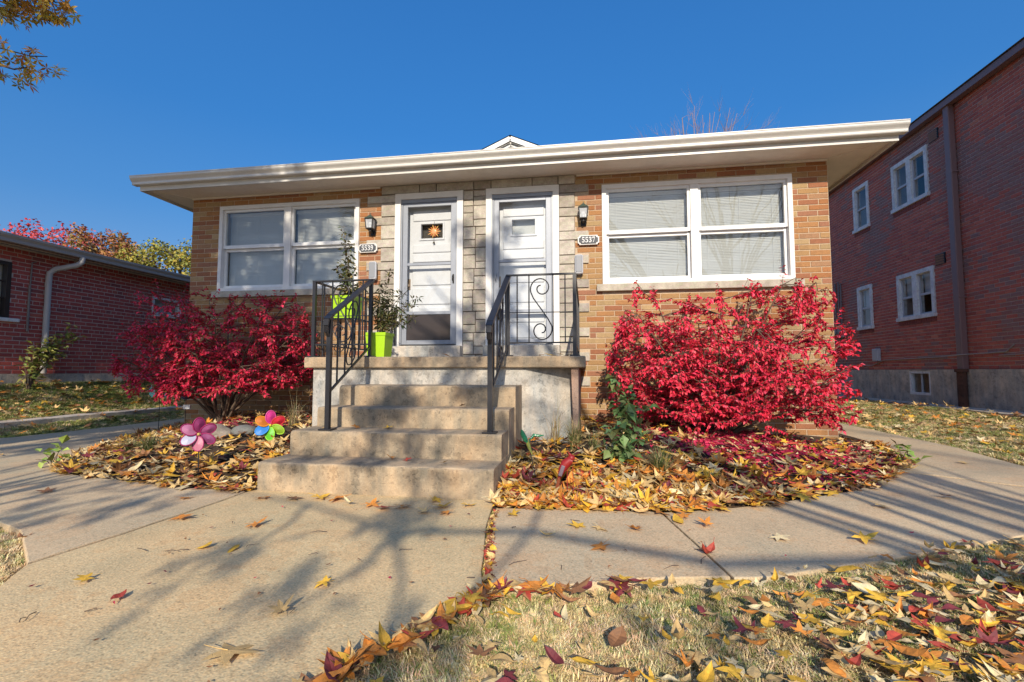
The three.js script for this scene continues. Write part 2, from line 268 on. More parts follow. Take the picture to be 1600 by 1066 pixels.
{
  const walk = new THREE.Group(); walk.name = 'concrete_walkway'; scene.add(walk);
  tag(walk, 'tan concrete walkway slabs leading to the steps and curving round both beds', 'walkway', null, 'structure');
  const smooth = (pl) => { const o = []; for (let i = 0; i < pl.length; i++) { const a = pl[i], b = pl[(i + 1) % pl.length]; const n = Math.max(1, Math.round(Math.hypot(b[0] - a[0], b[1] - a[1]) / 0.12)); for (let k = 0; k < n; k++) { const t = k / n, w = 0.006 * (nz(a[0] * 9 + k * 0.9 + 30, a[1] * 9 + 30) - 0.5); o.push([a[0] + (b[0] - a[0]) * t + w, a[1] + (b[1] - a[1]) * t + w]); } } return o; };
  for (const s of Object.values(slabs)) {
    const sh = new THREE.Shape(smooth(s.pl).map(([x, z]) => new THREE.Vector2(x, -z)));
    const g = new THREE.ExtrudeGeometry(sh, { depth: 0.1, bevelEnabled: true, bevelThickness: 0.006, bevelSize: 0.006, bevelOffset: -0.008, bevelSegments: 2 });
    g.rotateX(-Math.PI / 2); g.translate(0, s.y - 0.106, 0);
    gb().add(g).build('slab', s.m, walk);
  }
  // narrow concrete strip along the neighbour's raised lawn
  const strip = gb(); let prev = null;
  for (let z = 3.2; z > -9; z -= 0.4) { const y0 = groundH(-7.9, z) + 0.045, q = [[-7.98, y0, z], [-7.72, y0 - 0.01, z], [-7.72, y0 - 0.15, z]]; if (prev) { strip.quad(prev[0], prev[1], q[1], q[0]); strip.quad(prev[1], prev[2], q[2], q[1]); } prev = q; }
  const mm = M.foundation.clone(); mm.side = THREE.DoubleSide;
  tag(strip.build('path_edging', mm, scene), 'narrow concrete edging strip across the raised lawn by the left brick house', 'edging', null, 'structure');
}

// ------------------------------------------------------------------ bricks
function brickGeo(L, H, D, off) { // front at z = 0, chamfered face
  const b = 0.004, g = gb(), x = L / 2, y = H / 2, f = [[-x + b, -y + b, 0], [x - b, -y + b, 0], [x - b, y - b, 0], [-x + b, y - b, 0]], m = [[-x, -y, -b], [x, -y, -b], [x, y, -b], [-x, y, -b]], k = [[-x, -y, -D], [x, -y, -D], [x, y, -D], [-x, y, -D]];
  g.quad(...f); for (let i = 0; i < 4; i++) { const j = (i + 1) % 4; g.quad(m[i], m[j], f[j], f[i]); g.quad(k[i], k[j], m[j], m[i]); }
  for (let i = 0; i < g.u.length; i += 2) { g.u[i] += off; g.u[i + 1] += off * 1.7; } return g.geo();
}
// one wall of bricks in a plane: frame(s, y, out) -> point; rects are openings [s0, s1, y0, y1]
function layBricks({ s0, s1, y0, y1, pitch, len, joint, rects, seed, headerRow }) {
  const r = RNG(seed), out = []; let row = 0;
  for (let y = y0; y + pitch <= y1 + 0.002; y += pitch, row++) {
    const hd = headerRow && row % headerRow === headerRow - 1, L = hd ? len / 2 : len, cy = y + pitch / 2;
    const cuts = rects.filter(q => cy > q[2] - 0.01 && cy < q[3] + 0.01).map(q => [q[0], q[1]]).sort((a, b) => a[0] - b[0]);
    let spans = [[s0, s1]]; for (const c of cuts) spans = spans.flatMap(([a, b]) => c[1] <= a || c[0] >= b ? [[a, b]] : [[a, c[0]], [c[1], b]].filter(q => q[1] - q[0] > 0.03));
    for (let s = s0 - (row % 2 ? L / 2 : 0) - L * 0.1 * r(); s < s1; s += L) {
      for (const [a, b] of spans) { const p = Math.max(a, s), q = Math.min(b, s + L); if (q - p > 0.045) out.push({ s: (p + q) / 2, y: cy, l: q - p - joint, h: pitch - joint, tone: r(), a: r(), b: r(), dz: (r() - 0.5) * 0.003 }); }
    }
  }
  return out;
}
function buildBricks(list, parent, place, palette, toneOf, visible, nSingle, baseLen, matProps) {
  const mats = palette.map(c => std(Object.assign({ color: rgb(...c), map: T.brick, bumpMap: T.brickBump, bumpScale: 0.0015, roughness: 0.85 }, matProps || {})));
  const geos = Array.from({ length: 8 }, (_, i) => brickGeo(baseLen, list[0].h, 0.03, i * 0.137)), scored = [];
  for (const b of list) { const P = place(b.s, b.y, b.dz); const q = project(P.pos); b.P = P; b.score = visible(b, q) ? b.l / q.d : 0; b.tone = toneOf(b); if (b.score > 0) scored.push(b); }
  scored.sort((a, b) => b.score - a.score); const single = new Set(scored.slice(0, nSingle)), rest = gb();
  const m4 = new THREE.Matrix4(), sc = V(1, 1, 1);
  list.forEach((b, i) => {
    sc.set(b.l / baseLen, 1, 1);
    if (single.has(b)) { const m = mesh('brick', geos[i % 8], mats[b.tone], parent); m.position.copy(b.P.pos); m.quaternion.copy(b.P.quat); m.scale.copy(sc); }
    else { const c = palette[b.tone], k = 0.9 + 0.2 * b.b; m4.compose(b.P.pos, b.P.quat, sc); rest.add(geos[i % 8], m4, [c[0] * k, c[1] * k, c[2] * k]); }
  });
  tag(rest.build('brickwork', matProps && matProps.vmat || M.brickV, parent), null, null, null, 'stuff');
}

// ------------------------------------------------------------------ the tan brick duplex
const house = thing('duplex_house', 'low tan brick duplex with white eaves, two front doors and two wide windows', 'house');
const WIN = [[-5.56, -3.27, 2.03, 3.35], [0.23, 2.62, 1.98, 3.34]];
const DOOR = [[-2.71, -1.70], [-1.37, -0.35]];
const STONE_Y0 = 0.62, QL = 0.125, QS = 0.205; // heights of the long and the short quoins
const Q_LONG_L = -3.15, Q_SHORT_L = -2.93, Q_SHORT_R = -0.135, Q_LONG_R = 0.05;
const EAVE = 3.51;
{
  // backing wall in mortar colour, built round the openings
  const w = gb(), zb = -0.30, zf = -0.006, B = (a, b, c, d) => w.box(a, b, c, d, zb, zf);
  B(-6.05, WIN[0][0], -0.3, EAVE); B(WIN[0][0], WIN[0][1], -0.3, WIN[0][2] - 0.1); B(WIN[0][0], WIN[0][1], WIN[0][3], EAVE);
  B(WIN[0][1], DOOR[0][0], -0.3, EAVE); B(DOOR[0][0], DOOR[0][1], -0.3, 0.96); B(DOOR[0][0], DOOR[1][1], 3.38, EAVE); B(DOOR[0][1], DOOR[1][0], -0.3, 3.38); B(DOOR[1][0], DOOR[1][1], -0.3, 0.96);
  B(DOOR[1][1], WIN[1][0], -0.3, EAVE); B(WIN[1][0], WIN[1][1], -0.3, WIN[1][2] - 0.1); B(WIN[1][0], WIN[1][1], WIN[1][3], EAVE); B(WIN[1][1], 3.05, -0.3, EAVE);
  w.box(-6.041, -5.75, -0.3, EAVE, -12, -0.301); w.box(2.75, 3.041, -0.3, EAVE, -12, -0.301); w.box(-5.749, 2.749, -0.3, EAVE, -12, -11.7);
  w.build('wall', M.mortar, house);
  { const jb = gb(); jb.box(Q_SHORT_L, DOOR[0][0] - 0.001, STONE_Y0, 3.375, -0.02, -0.004).box(DOOR[0][1] + 0.001, DOOR[1][0] - 0.001, 0.75, 3.375, -0.02, -0.004).box(DOOR[1][1] + 0.001, Q_SHORT_R, STONE_Y0, 3.375, -0.02, -0.004).box(Q_SHORT_L, Q_SHORT_R, 3.3815, EAVE - 0.001, -0.02, -0.004); jb.build('stone_joint', std({ color: rgb(0.17, 0.135, 0.11), roughness: 1 }), house); }
  // bricks
  const stoneRects = []; let y = STONE_Y0, k = 0; const quoins = [];
  while (y < 3.36) { const h = Math.min(k % 2 ? QS : QL, 3.375 - y); const xl = k % 2 ? Q_SHORT_L : Q_LONG_L, xr = k % 2 ? Q_SHORT_R : Q_LONG_R; if (h > 0.04) { quoins.push([xl, y, h, xr]); stoneRects.push([xl, xr, y, y + h]); } y += h; k++; }
  stoneRects.push([-2.93, -0.13, 3.36, EAVE]);
  const rects = [...WIN.map(q => [q[0], q[1], q[2] - 0.1, q[3]]), ...stoneRects];
  const list = layBricks({ s0: -6.05, s1: 3.05, y0: -0.12, y1: EAVE, pitch: 0.0726, len: 0.243, joint: 0.010, rects, seed: 11 });
  const pal = [[0.425, 0.242, 0.100], [0.437, 0.210, 0.078], [0.401, 0.165, 0.057], [0.437, 0.289, 0.136], [0.354, 0.139, 0.064], [0.401, 0.212, 0.106], [0.472, 0.313, 0.153], [0.366, 0.159, 0.085]];
  const q0 = new THREE.Quaternion();
  buildBricks(list, house, (s, y, dz) => ({ pos: V(s, y, dz), quat: q0 }), pal, b => { const p = [0.18, 0.36, 0.51, 0.64, 0.75, 0.84, 0.91, 1]; return p.findIndex(v => b.a <= v); },
    (b, q) => inFrame(q) && b.y > 0.25 && !(b.s > -2.7 && b.s < 0 && b.y < 0.95) && !(b.s < -3.6 && b.y < 1.8) && !(b.s > 0.45 && b.s < 2.85 && b.y > 0.3 && b.y < 1.75), 300, 0.233);
  // brick returns on both sides (merged: seen only from the sides)
  const ret = gb(), geo = brickGeo(0.233, 0.0626, 0.03, 0.3), m4 = new THREE.Matrix4();
  for (const [X, rot] of [[3.052, Math.PI / 2], [-6.052, -Math.PI / 2]]) {
    const l2 = layBricks({ s0: -11.9, s1: -0.035, y0: -0.12, y1: EAVE, pitch: 0.0726, len: 0.243, joint: 0.010, rects: [], seed: 12 });
    const q = new THREE.Quaternion().setFromEuler(new THREE.Euler(0, rot, 0));
    for (const b of l2) { m4.compose(V(X, b.y, b.s), q, V(b.l / 0.233, 1, 1)); const c = pal[Math.floor(b.a * 8)]; ret.add(geo, m4, c); }
  }
  tag(ret.build('side_brickwork', M.brickV, house), null, null, null, 'stuff');
  // limestone quoins, pier and lintel course
  const r = RNG(5); let si = 0;
  const stone = (x0, x1, y0, y1) => { const j = 0.005, d = 0.014 + 0.012 * r(), w = x1 - x0 - 2 * j, h = y1 - y0 - 2 * j; const g = new RoundedBoxGeometry(w, h, 0.05 + d, 2, 0.007); const u = gb().add(g, new THREE.Matrix4().makeTranslation(0, 0, 0)); const off = r() * 3; for (let i = 0; i < u.u.length; i++) u.u[i] += off; const m = u.build('stone', M.stone[Math.floor(r() * 4)], house); m.position.set((x0 + x1) / 2, (y0 + y1) / 2, -0.025 + d / 2); si++; };
  for (const [xl, y0, h, xr] of quoins) { stone(xl, DOOR[0][0] + 0.002, y0, y0 + h); stone(DOOR[1][1] - 0.002, xr, y0, y0 + h); }
  for (let yy = 0.75, kk = 0; yy < 3.36; kk++) { // pier between the doors: irregular ashlar
    const h = Math.min(0.30, 3.37 - yy), c = -1.70 + 0.33 * (0.42 + 0.22 * r()), a = kk % 2; if (h < 0.08) break;
    if (h > 0.2) { const s = 0.32 + 0.1 * r(); if (a) { stone(-1.70, c, yy, yy + h * (1 - s)); stone(-1.70, c, yy + h * (1 - s), yy + h); stone(c, -1.37, yy, yy + h * s); stone(c, -1.37, yy + h * s, yy + h); } else { stone(-1.70, c, yy, yy + h * s); stone(-1.70, c, yy + h * s, yy + h); stone(c, -1.37, yy, yy + h * (1 - s)); stone(c, -1.37, yy + h * (1 - s), yy + h); } }
    else { stone(-1.70, c, yy, yy + h); stone(c, -1.37, yy, yy + h); } yy += h;
  }
  const lx = [-2.93, -2.35, -2.10, -1.55, -1.30, -0.72, -0.36, -0.13]; for (let i = 0; i < lx.length - 1; i++) stone(lx[i], lx[i + 1], 3.383, EAVE - 0.002);
}
function doubleWindow(x0, x1, y0, y1, sill) {
  const w = subgroup('window', house), xm = (x0 + x1) / 2, f = gb(), tr = 0.055;
  f.box(x0, x0 + tr, y0, y1, -0.10, 0.022).box(x1 - tr, x1, y0, y1, -0.10, 0.022).box(x0 + tr, x1 - tr, y1 - tr, y1, -0.10, 0.0215).box(x0 + tr, x1 - tr, y0, y0 + 0.045, -0.10, 0.030);
  f.box(xm - 0.05, xm + 0.05, y0 + 0.045, y1 - tr, -0.10, 0.012);
  f.build('frame', M.trim, w);
  const yM = y0 + (y1 - y0) * 0.505;
  for (const [a, b] of [[x0 + tr, xm - 0.05], [xm + 0.05, x1 - tr]]) {
    const s = gb(), q = 0.035, t = y1 - tr, l = y0 + 0.045;
    s.box(a, a + q, yM, t, -0.05, -0.012).box(b - q, b, yM, t, -0.05, -0.012).box(a + q, b - q, t - 0.035, t, -0.05, -0.013).box(a + q, b - q, yM - 0.005, yM + 0.045, -0.05, -0.008); s.build('upper_sash', M.white, w);
    const s2 = gb(); s2.box(a, a + q, l, yM - 0.006, -0.088, -0.052).box(b - q, b, l, yM - 0.006, -0.088, -0.052).box(a + q, b - q, l, l + 0.05, -0.088, -0.051).box(a + q, b - q, yM - 0.045, yM - 0.0055, -0.088, -0.0525); s2.build('lower_sash', M.white, w);
    const p1 = new THREE.PlaneGeometry(b - a - 2 * q, t - 0.035 - yM - 0.045); let m = mesh('pane', p1, M.glass, w); m.position.set((a + b) / 2, (t - 0.035 + yM + 0.045) / 2, -0.03); m = m.clone(); m.position.z -= 0.014; w.add(m);
    const p2 = new THREE.PlaneGeometry(b - a - 2 * q, yM - 0.045 - l - 0.05); m = mesh('pane', p2, M.glass, w); m.position.set((a + b) / 2, (yM - 0.045 + l + 0.05) / 2, -0.066); m = m.clone(); m.position.z -= 0.014; w.add(m);
    const bl = gb(), r = RNG(Math.round(a * 100)); bl.box(a + 0.012, b - 0.012, t - 0.07, t - 0.02, -0.165, -0.125);
    for (let yy = l + 0.01; yy < t - 0.07; yy += 0.0215) { const e = 0.0135, dz = 0.006 + 0.0025 * r(); bl.quad([a + 0.015, yy - e, -0.145 + dz], [b - 0.015, yy - e, -0.145 + dz], [b - 0.015, yy + e, -0.145 - dz], [a + 0.015, yy + e, -0.145 - dz]); }
    for (const cx of [a + 0.14, (a + b) / 2, b - 0.14]) bl.box(cx - 0.002, cx + 0.002, l, t - 0.07, -0.1335, -0.132);
    const bm = M.blind.clone(); bm.side = THREE.DoubleSide; bl.build('blind', bm, w);
  }
  const rm = gb(), a = x0 + 0.01, b = x1 - 0.01; // dim room behind
  rm.box(a, b, y0, y1, -1.2, -1.15).box(a, a + 0.02, y0, y1, -1.15, -0.302).box(b - 0.02, b, y0, y1, -1.15, -0.302).box(a, b, y0 - 0.05, y0 - 0.001, -1.2, -0.302).box(a, b, y1 + 0.001, y1 + 0.03, -1.2, -0.302);
  rm.build('room', M.room, w);
  const s = gb(); s.rbox(sill[1] - sill[0], 0.095, 0.16, 0.008, (sill[0] + sill[1]) / 2, y0 - 0.051, -0.015); s.build('sill', M.sill, w);
}
doubleWindow(...WIN[0], [-5.62, -3.20]);
doubleWindow(...WIN[1], [0.15, 2.71]);

function doorway(x0, x1, left) {
  const d = subgroup('doorway', house), Y0 = 1.17, Y1 = 3.378, t = 0.085, f = gb();
  f.box(x0, x0 + t, Y0, Y1, -0.12, 0.034).box(x1 - t, x1, Y0, Y1, -0.12, 0.034).box(x0 + t, x1 - t, Y1 - t, Y1, -0.12, 0.033);
  f.build('frame', M.trim, d);
  const th = gb(); th.rbox(x1 - x0 + 0.02, 0.215, 0.42, 0.012, (x0 + x1) / 2, 1.0615, -0.03); th.build('threshold', M.paleWall, d);
  const a = x0 + t + 0.002, b = x1 - t - 0.002, top = Y1 - t - 0.002, yMid = 2.345, yLow = 1.665;
  // storm door of bare aluminium
  const s = gb(), st = 0.072; const sb = (p, q, r, u, o = 0) => s.rbox(q - p, u - r, 0.03, 0.004, (p + q) / 2, (r + u) / 2, -0.012 + o);
  s.box(a, a + 0.02, Y0 + 0.02, top, -0.04, 0.012).box(b - 0.02, b, Y0 + 0.02, top, -0.04, 0.012).box(a + 0.02, b - 0.02, top - 0.05, top, -0.04, 0.011);
  const A = a + 0.023, B = b - 0.023, TP = top - 0.053;
  sb(A, A + st, Y0 + 0.025, TP); sb(B - st, B, Y0 + 0.025, TP); sb(A + st, B - st, TP - 0.055, TP, 0.001); sb(A + st, B - st, yMid - 0.02, yMid + 0.02, 0.001); sb(A + st, B - st, yLow - 0.045, yLow, 0.001); sb(A + st, B - st, Y0 + 0.025, Y0 + 0.085, 0.001);
  s.build('storm_door', M.alu, d);
  const pane = (y0, y1) => { const m = mesh('pane', new THREE.PlaneGeometry(B - A - 2 * st, y1 - y0), M.glass, d); m.position.set((A + B) / 2, (y0 + y1) / 2, -0.014); };
  pane(yMid + 0.02, TP - 0.055); pane(yLow, yMid - 0.02);
  const kp = gb(); kp.box(A + st, B - st, Y0 + 0.085, yLow - 0.045, -0.02, -0.008);
  if (left) kp.build('kick_panel', M.bronze, d); else pane(Y0 + 0.085, yLow - 0.045);
  const h = gb(), hx = left ? B - 0.03 : A + 0.03; h.rbox(0.022, 0.13, 0.012, 0.004, hx, 2.12, 0.012).tube([V(hx, 2.15, 0.012), V(hx, 2.155, 0.05), V(hx, 2.09, 0.055), V(hx, 2.08, 0.014)], [0.008], 6);
  if (left) h.build('handle', M.black, d); else h.build('handle', M.alu, d);
  // white panelled door behind it
  const z0 = -0.135, dr = gb(), lx0 = (a + b) / 2 - 0.165, lx1 = (a + b) / 2 + 0.165, ly0 = 2.75, ly1 = 2.965;
  dr.box(a, lx0, Y0 + 0.01, top, z0 - 0.045, z0).box(lx1, b, Y0 + 0.01, top, z0 - 0.045, z0).box(lx0, lx1, Y0 + 0.01, ly0, z0 - 0.045, z0).box(lx0, lx1, ly1, top, z0 - 0.045, z0); dr.build('door_leaf', M.door, d);
  const panel = (x0, x1, y0, y1) => { const g = new RoundedBoxGeometry(x1 - x0, y1 - y0, 0.03, 2, 0.012); const m = gb().add(g).build('door_panel', M.door, d); m.position.set((x0 + x1) / 2, (y0 + y1) / 2, z0 + 0.002); };
  const px0 = a + 0.13, px1 = b - 0.13; panel(px0, px1, 2.54, 2.66); panel(px0, px1, 2.40, 2.52); panel(px0, px1, 3.01, 3.17); panel(px0, px1, 2.06, 2.30); panel(px0, px1, 1.78, 2.02); panel(px0, px1, 1.50, 1.74); panel(px0, px1, 1.28, 1.46);
  const lf = gb(), e = 0.025; lf.box(lx0 - e, lx0, ly0 - e, ly1 + e, z0 + 0.001, z0 + 0.016).box(lx1, lx1 + e, ly0 - e, ly1 + e, z0 + 0.001, z0 + 0.016).box(lx0, lx1, ly0 - e, ly0, z0 + 0.001, z0 + 0.0155).box(lx0, lx1, ly1, ly1 + e, z0 + 0.001, z0 + 0.0155); lf.build('light_frame', M.door, d);
  const gp = mesh('door_light', new THREE.PlaneGeometry(lx1 - lx0, ly1 - ly0), M.glass, d); gp.position.set((lx0 + lx1) / 2, (ly0 + ly1) / 2, z0 - 0.02);
  const cur = gb(); cur.box(lx0 - 0.05, lx1 + 0.05, ly0 - 0.05, ly1 + 0.05, z0 - 0.12, z0 - 0.1);
  if (left) cur.build('room', M.room, d); else cur.build('curtain', M.blind, d);
  const kx = left ? a + 0.07 : a + 0.07; const kn = gb(); kn.add(new THREE.SphereGeometry(0.027, 12, 10), new THREE.Matrix4().makeTranslation(kx, 2.06, z0 + 0.055)).tube([V(kx, 2.06, z0), V(kx, 2.06, z0 + 0.05)], [0.012], 8).rbox(0.06, 0.16, 0.006, 0.002, kx, 2.08, z0 + 0.004); kn.build('door_knob', std({ color: rgb(0.45, 0.33, 0.22), metalness: 0.8, roughness: 0.35 }), d);
}
doorway(...DOOR[0], true); doorway(...DOOR[1], false);
{ // eaves, gutter and roof
  const X0 = -6.48, X1 = 3.58, ZF = 0.50;
  const so = gb(); so.box(X0 + 0.02, X1 - 0.02, EAVE, EAVE + 0.012, -12.5, ZF - 0.025); so.build('soffit', M.soffit, house);
  for (const [x0, z0, x1, z1] of [[3.06, 0.02, X1 - 0.03, ZF - 0.03], [-6.06, 0.02, X0 + 0.03, ZF - 0.03]]) { gb().bar(V(x0, EAVE - 0.003, z0), V(x1, EAVE - 0.003, z1), 0.014, null, 0.008).build('soffit_seam', M.soffit, house); }
  const fa = gb(); fa.box(X0, X1, 3.468, 3.628, ZF - 0.024, ZF).box(X0, X0 + 0.024, 3.468, 3.628, -12.5, ZF - 0.0245).box(X1 - 0.024, X1, 3.468, 3.628, -12.5, ZF - 0.0245); fa.build('fascia', M.gutter, house);
  const bd = gb(); bd.box(-6.05, -2.95, EAVE - 0.028, EAVE - 0.002, 0.004, 0.022); bd.build('frieze_strip', M.soffit, house); const bd2 = gb(); bd2.box(-0.11, 3.05, EAVE - 0.028, EAVE - 0.002, 0.004, 0.022); bd2.build('frieze_strip', M.soffit, house);
  // K-shaped gutter
  const pr = [[0, 0.1160], [0, 0.0000], [0.075, 0.0000], [0.082, 0.0096], [0.082, 0.0360], [0.092, 0.0496], [0.118, 0.0736], [0.126, 0.0864], [0.126, 0.1104], [0.132, 0.1104], [0.132, 0.1216], [0.112, 0.1216], [0.112, 0.1168], [0.120, 0.1144], [0.119, 0.0896], [0.110, 0.0768], [0.086, 0.0528], [0.076, 0.0368], [0.076, 0.0048], [0.006, 0.0048], [0.006, 0.1160]];
  const sh = new THREE.Shape(pr.map(q => new THREE.Vector2(q[0], q[1]))); const g = new THREE.ExtrudeGeometry(sh, { depth: X1 - X0 + 0.1, bevelEnabled: false }); g.rotateY(-Math.PI / 2); // shape x -> z
  g.translate(X1 + 0.05, 3.532, ZF + 0.001); const gt = gb().add(g);
  for (const x of [X0 - 0.053, X1 + 0.0505]) { const cp = new THREE.ExtrudeGeometry(new THREE.Shape([[0, 0.1160], [0, 0.0000], [0.075, 0.0000], [0.082, 0.0360], [0.118, 0.0736], [0.126, 0.1104], [0.12, 0.1160]].map(q => new THREE.Vector2(q[0], q[1]))), { depth: 0.002, bevelEnabled: false }); cp.rotateY(-Math.PI / 2); cp.translate(x + 0.002, 3.532, ZF + 0.001); gt.add(cp); }
  gt.build('gutter', M.gutter, house);
  for (const sx of [-4.9, -1.9, 1.15]) { const g2 = new THREE.ExtrudeGeometry(new THREE.Shape([[0.004, 0.1168], [-0.001, -0.0024], [0.077, -0.0024], [0.085, 0.0080], [0.085, 0.0352], [0.095, 0.0480], [0.121, 0.0720], [0.129, 0.0856], [0.129, 0.1096], [0.135, 0.1096], [0.135, 0.1232]].map(q => new THREE.Vector2(q[0], q[1]))), { depth: 0.05, bevelEnabled: false }); g2.rotateY(-Math.PI / 2); g2.translate(sx, 3.532, ZF + 0.001); gb().add(g2).build('gutter_seam', M.gutter, house); }
  const rf = gb(), RY = 3.652, P = 0.36, rx = (X0 + X1) / 2, hw = (X1 - X0) / 2 + 0.03, rh = RY + hw * P, z1 = ZF + 0.03, z2 = -12.53;
  const a = [X0 - 0.03, RY, z1], b = [X1 + 0.03, RY, z1], c = [X1 + 0.03, RY, z2], d = [X0 - 0.03, RY, z2], e = [rx, rh, z1 - hw], f = [rx, rh, z2 + hw];
  rf.tri(a, b, e).quad(b, c, f, e).tri(c, d, f).quad(d, a, e, f);
  const lo = q => [q[0], q[1] - 0.02, q[2]]; rf.quad(lo(a), lo(b), b, a).quad(lo(b), lo(c), c, b).quad(lo(d), lo(a), a, d).quad(lo(d), lo(c), lo(b), lo(a));
  const ms = M.shingle.clone(); ms.side = THREE.DoubleSide; const roof = rf.build('roof', ms, house);
  // louvred gable vent on the roof
  const gx = -1.33, gz = -2.0, py = 5.075, S = 0.44, by = RY + (z1 - gz) * P, hw2 = (py - by) / S, bz = z1 - (py - RY) / P;
  const gf = gb(); gf.tri([gx - hw2, by, gz], [gx + hw2, by, gz], [gx, py, gz]); gf.build('gable_face', M.white, roof);
  const gr = gb(); for (const s of [-1, 1]) { gr.quad([gx, py + 0.035, gz + 0.14], [gx + s * (hw2 + 0.1), by - 0.005, gz + 0.14], [gx + s * (hw2 + 0.1), by - 0.005, bz], [gx, py + 0.035, bz]); } gr.build('gable_roof', ms, roof);
  const rk = gb(); for (const s of [-1, 1]) { rk.bar(V(gx, py - 0.028, gz + 0.125), V(gx + s * hw2, by - 0.028, gz + 0.125), 0.02, null, 0.085); rk.bar(V(gx, py - 0.11, gz + 0.03), V(gx + s * hw2, by - 0.11, gz + 0.03), 0.06, null, 0.05); } rk.build('rake_board', M.white, roof);
  for (let i = 0; i < 5; i++) { const yy = py - 0.19 - i * 0.045, w = (py - 0.13 - yy) / S - 0.06; const lv = gb(); lv.bar(V(gx - w, yy, gz + 0.02), V(gx + w, yy, gz + 0.02), 0.03, null, 0.012); lv.build('louvre', i % 2 ? M.greyPaint : M.white, roof); }
}
rebase(house, -1.5, 0, -6);

// ------------------------------------------------------------------ stoop and steps
{
  const s = thing('concrete_stoop', 'worn tan concrete stoop and steps with a wide landing slab below both doors', 'steps');
  const st = [[-2.25, -0.59, 3.42, 0.193], [-2.21, -0.593, 3.12, 0.372], [-2.175, -0.588, 2.82, 0.526], [-2.14, -0.58, 2.54, 0.696]];
  st.forEach(([x0, x1, z, y], i) => {
    const zb = 2.1, N = 90, rows = [], g = gb(); // slices along the step; the nose is worn and chipped
    for (let k = 0; k <= N; k++) {
      const X = x0 + (x1 - x0) * k / N, e = Math.min(k, N - k), dz = 0.014 * (nz(X * 2.2 + 20 + i * 7, 11) - 0.5) + 0.005 * (nz(X * 14 + i * 3, 31) - 0.5), cn = nz(X * 7 + i * 11, 5), ch = Math.max(0, cn - 0.72) * 0.09 + (e < 2 ? 0.006 * (2 - e) : 0), rr = 0.014 + 0.008 * nz(X * 5 + i, 17) + ch, dy = 0.004 * (nz(X * 3 + 40 + i, 23) - 0.5), row = [[X, -0.1, z + dz], [X, (y - rr) * 0.5, z + dz + 0.004 * (nz(X * 9 + i, 3) - 0.5)], [X, y - rr + dy, z + dz]];
      for (let q = 1; q <= 4; q++) { const a = q / 4 * Math.PI / 2; row.push([X, y - rr + rr * Math.sin(a) + dy, z + dz - rr + rr * Math.cos(a)]); } row.push([X, y + dy * 0.5 - 0.001, z - 0.2], [X, y - 0.001, zb]); rows.push(row);
    }
    for (let k = 0; k < N; k++) for (let q = 0; q < rows[0].length - 1; q++) g.quad(rows[k][q], rows[k + 1][q], rows[k + 1][q + 1], rows[k][q + 1]);
    for (const [k, f] of [[0, 0], [N, 1]]) { const R = rows[k], c = [R[0][0], -0.1, zb]; for (let q = 0; q < R.length - 1; q++) f ? g.tri(c, R[q + 1], R[q]) : g.tri(c, R[q], R[q + 1]); }
    g.build('step', M.step, s);
  });
  const slab = new RoundedBoxGeometry(2.70, 0.105, 2.18, 4, 0.014); slab.translate(-1.355, 0.955 - 0.0525, 1.105);
  gb().add(slab).build('landing_slab', M.slabEdge, s);
  const w = gb(); w.box(-2.63, -0.55, -0.2, 0.85, 0.03, 2.145); // core under the landing
  w.build('base_wall', M.paleWall, s);
  const w2 = gb(); // right panel, set back more towards its outer end
  const z0 = 2.146, z1 = 1.97; w2.quad([-0.55, -0.2, z0], [-0.12, -0.2, z1], [-0.12, 0.85, z1], [-0.55, 0.85, z0]).quad([-0.12, -0.2, z1], [-0.12, -0.2, 0.03], [-0.12, 0.85, 0.03], [-0.12, 0.85, z1]);
  const pm = M.paleWall.clone(); pm.side = THREE.DoubleSide; w2.build('front_panel', pm, s);
  const sd = gb(), A = [-0.135, 0.849, 2.15], B = [-0.07, 0.849, 2.15], C = [-0.078, -0.1, 2.16], D = [-0.105, -0.1, 2.16]; // corner wall, narrower at its foot
  const bk = q => [q[0], q[1], 0.03]; sd.quad(D, C, B, A).quad(C, bk(C), bk(B), B).quad(bk(D), D, A, bk(A)); const bm = M.brownWall.clone(); bm.side = THREE.DoubleSide; sd.build('corner_wall', bm, s);
  rebase(s, -1.35, 0, 1.8);
}

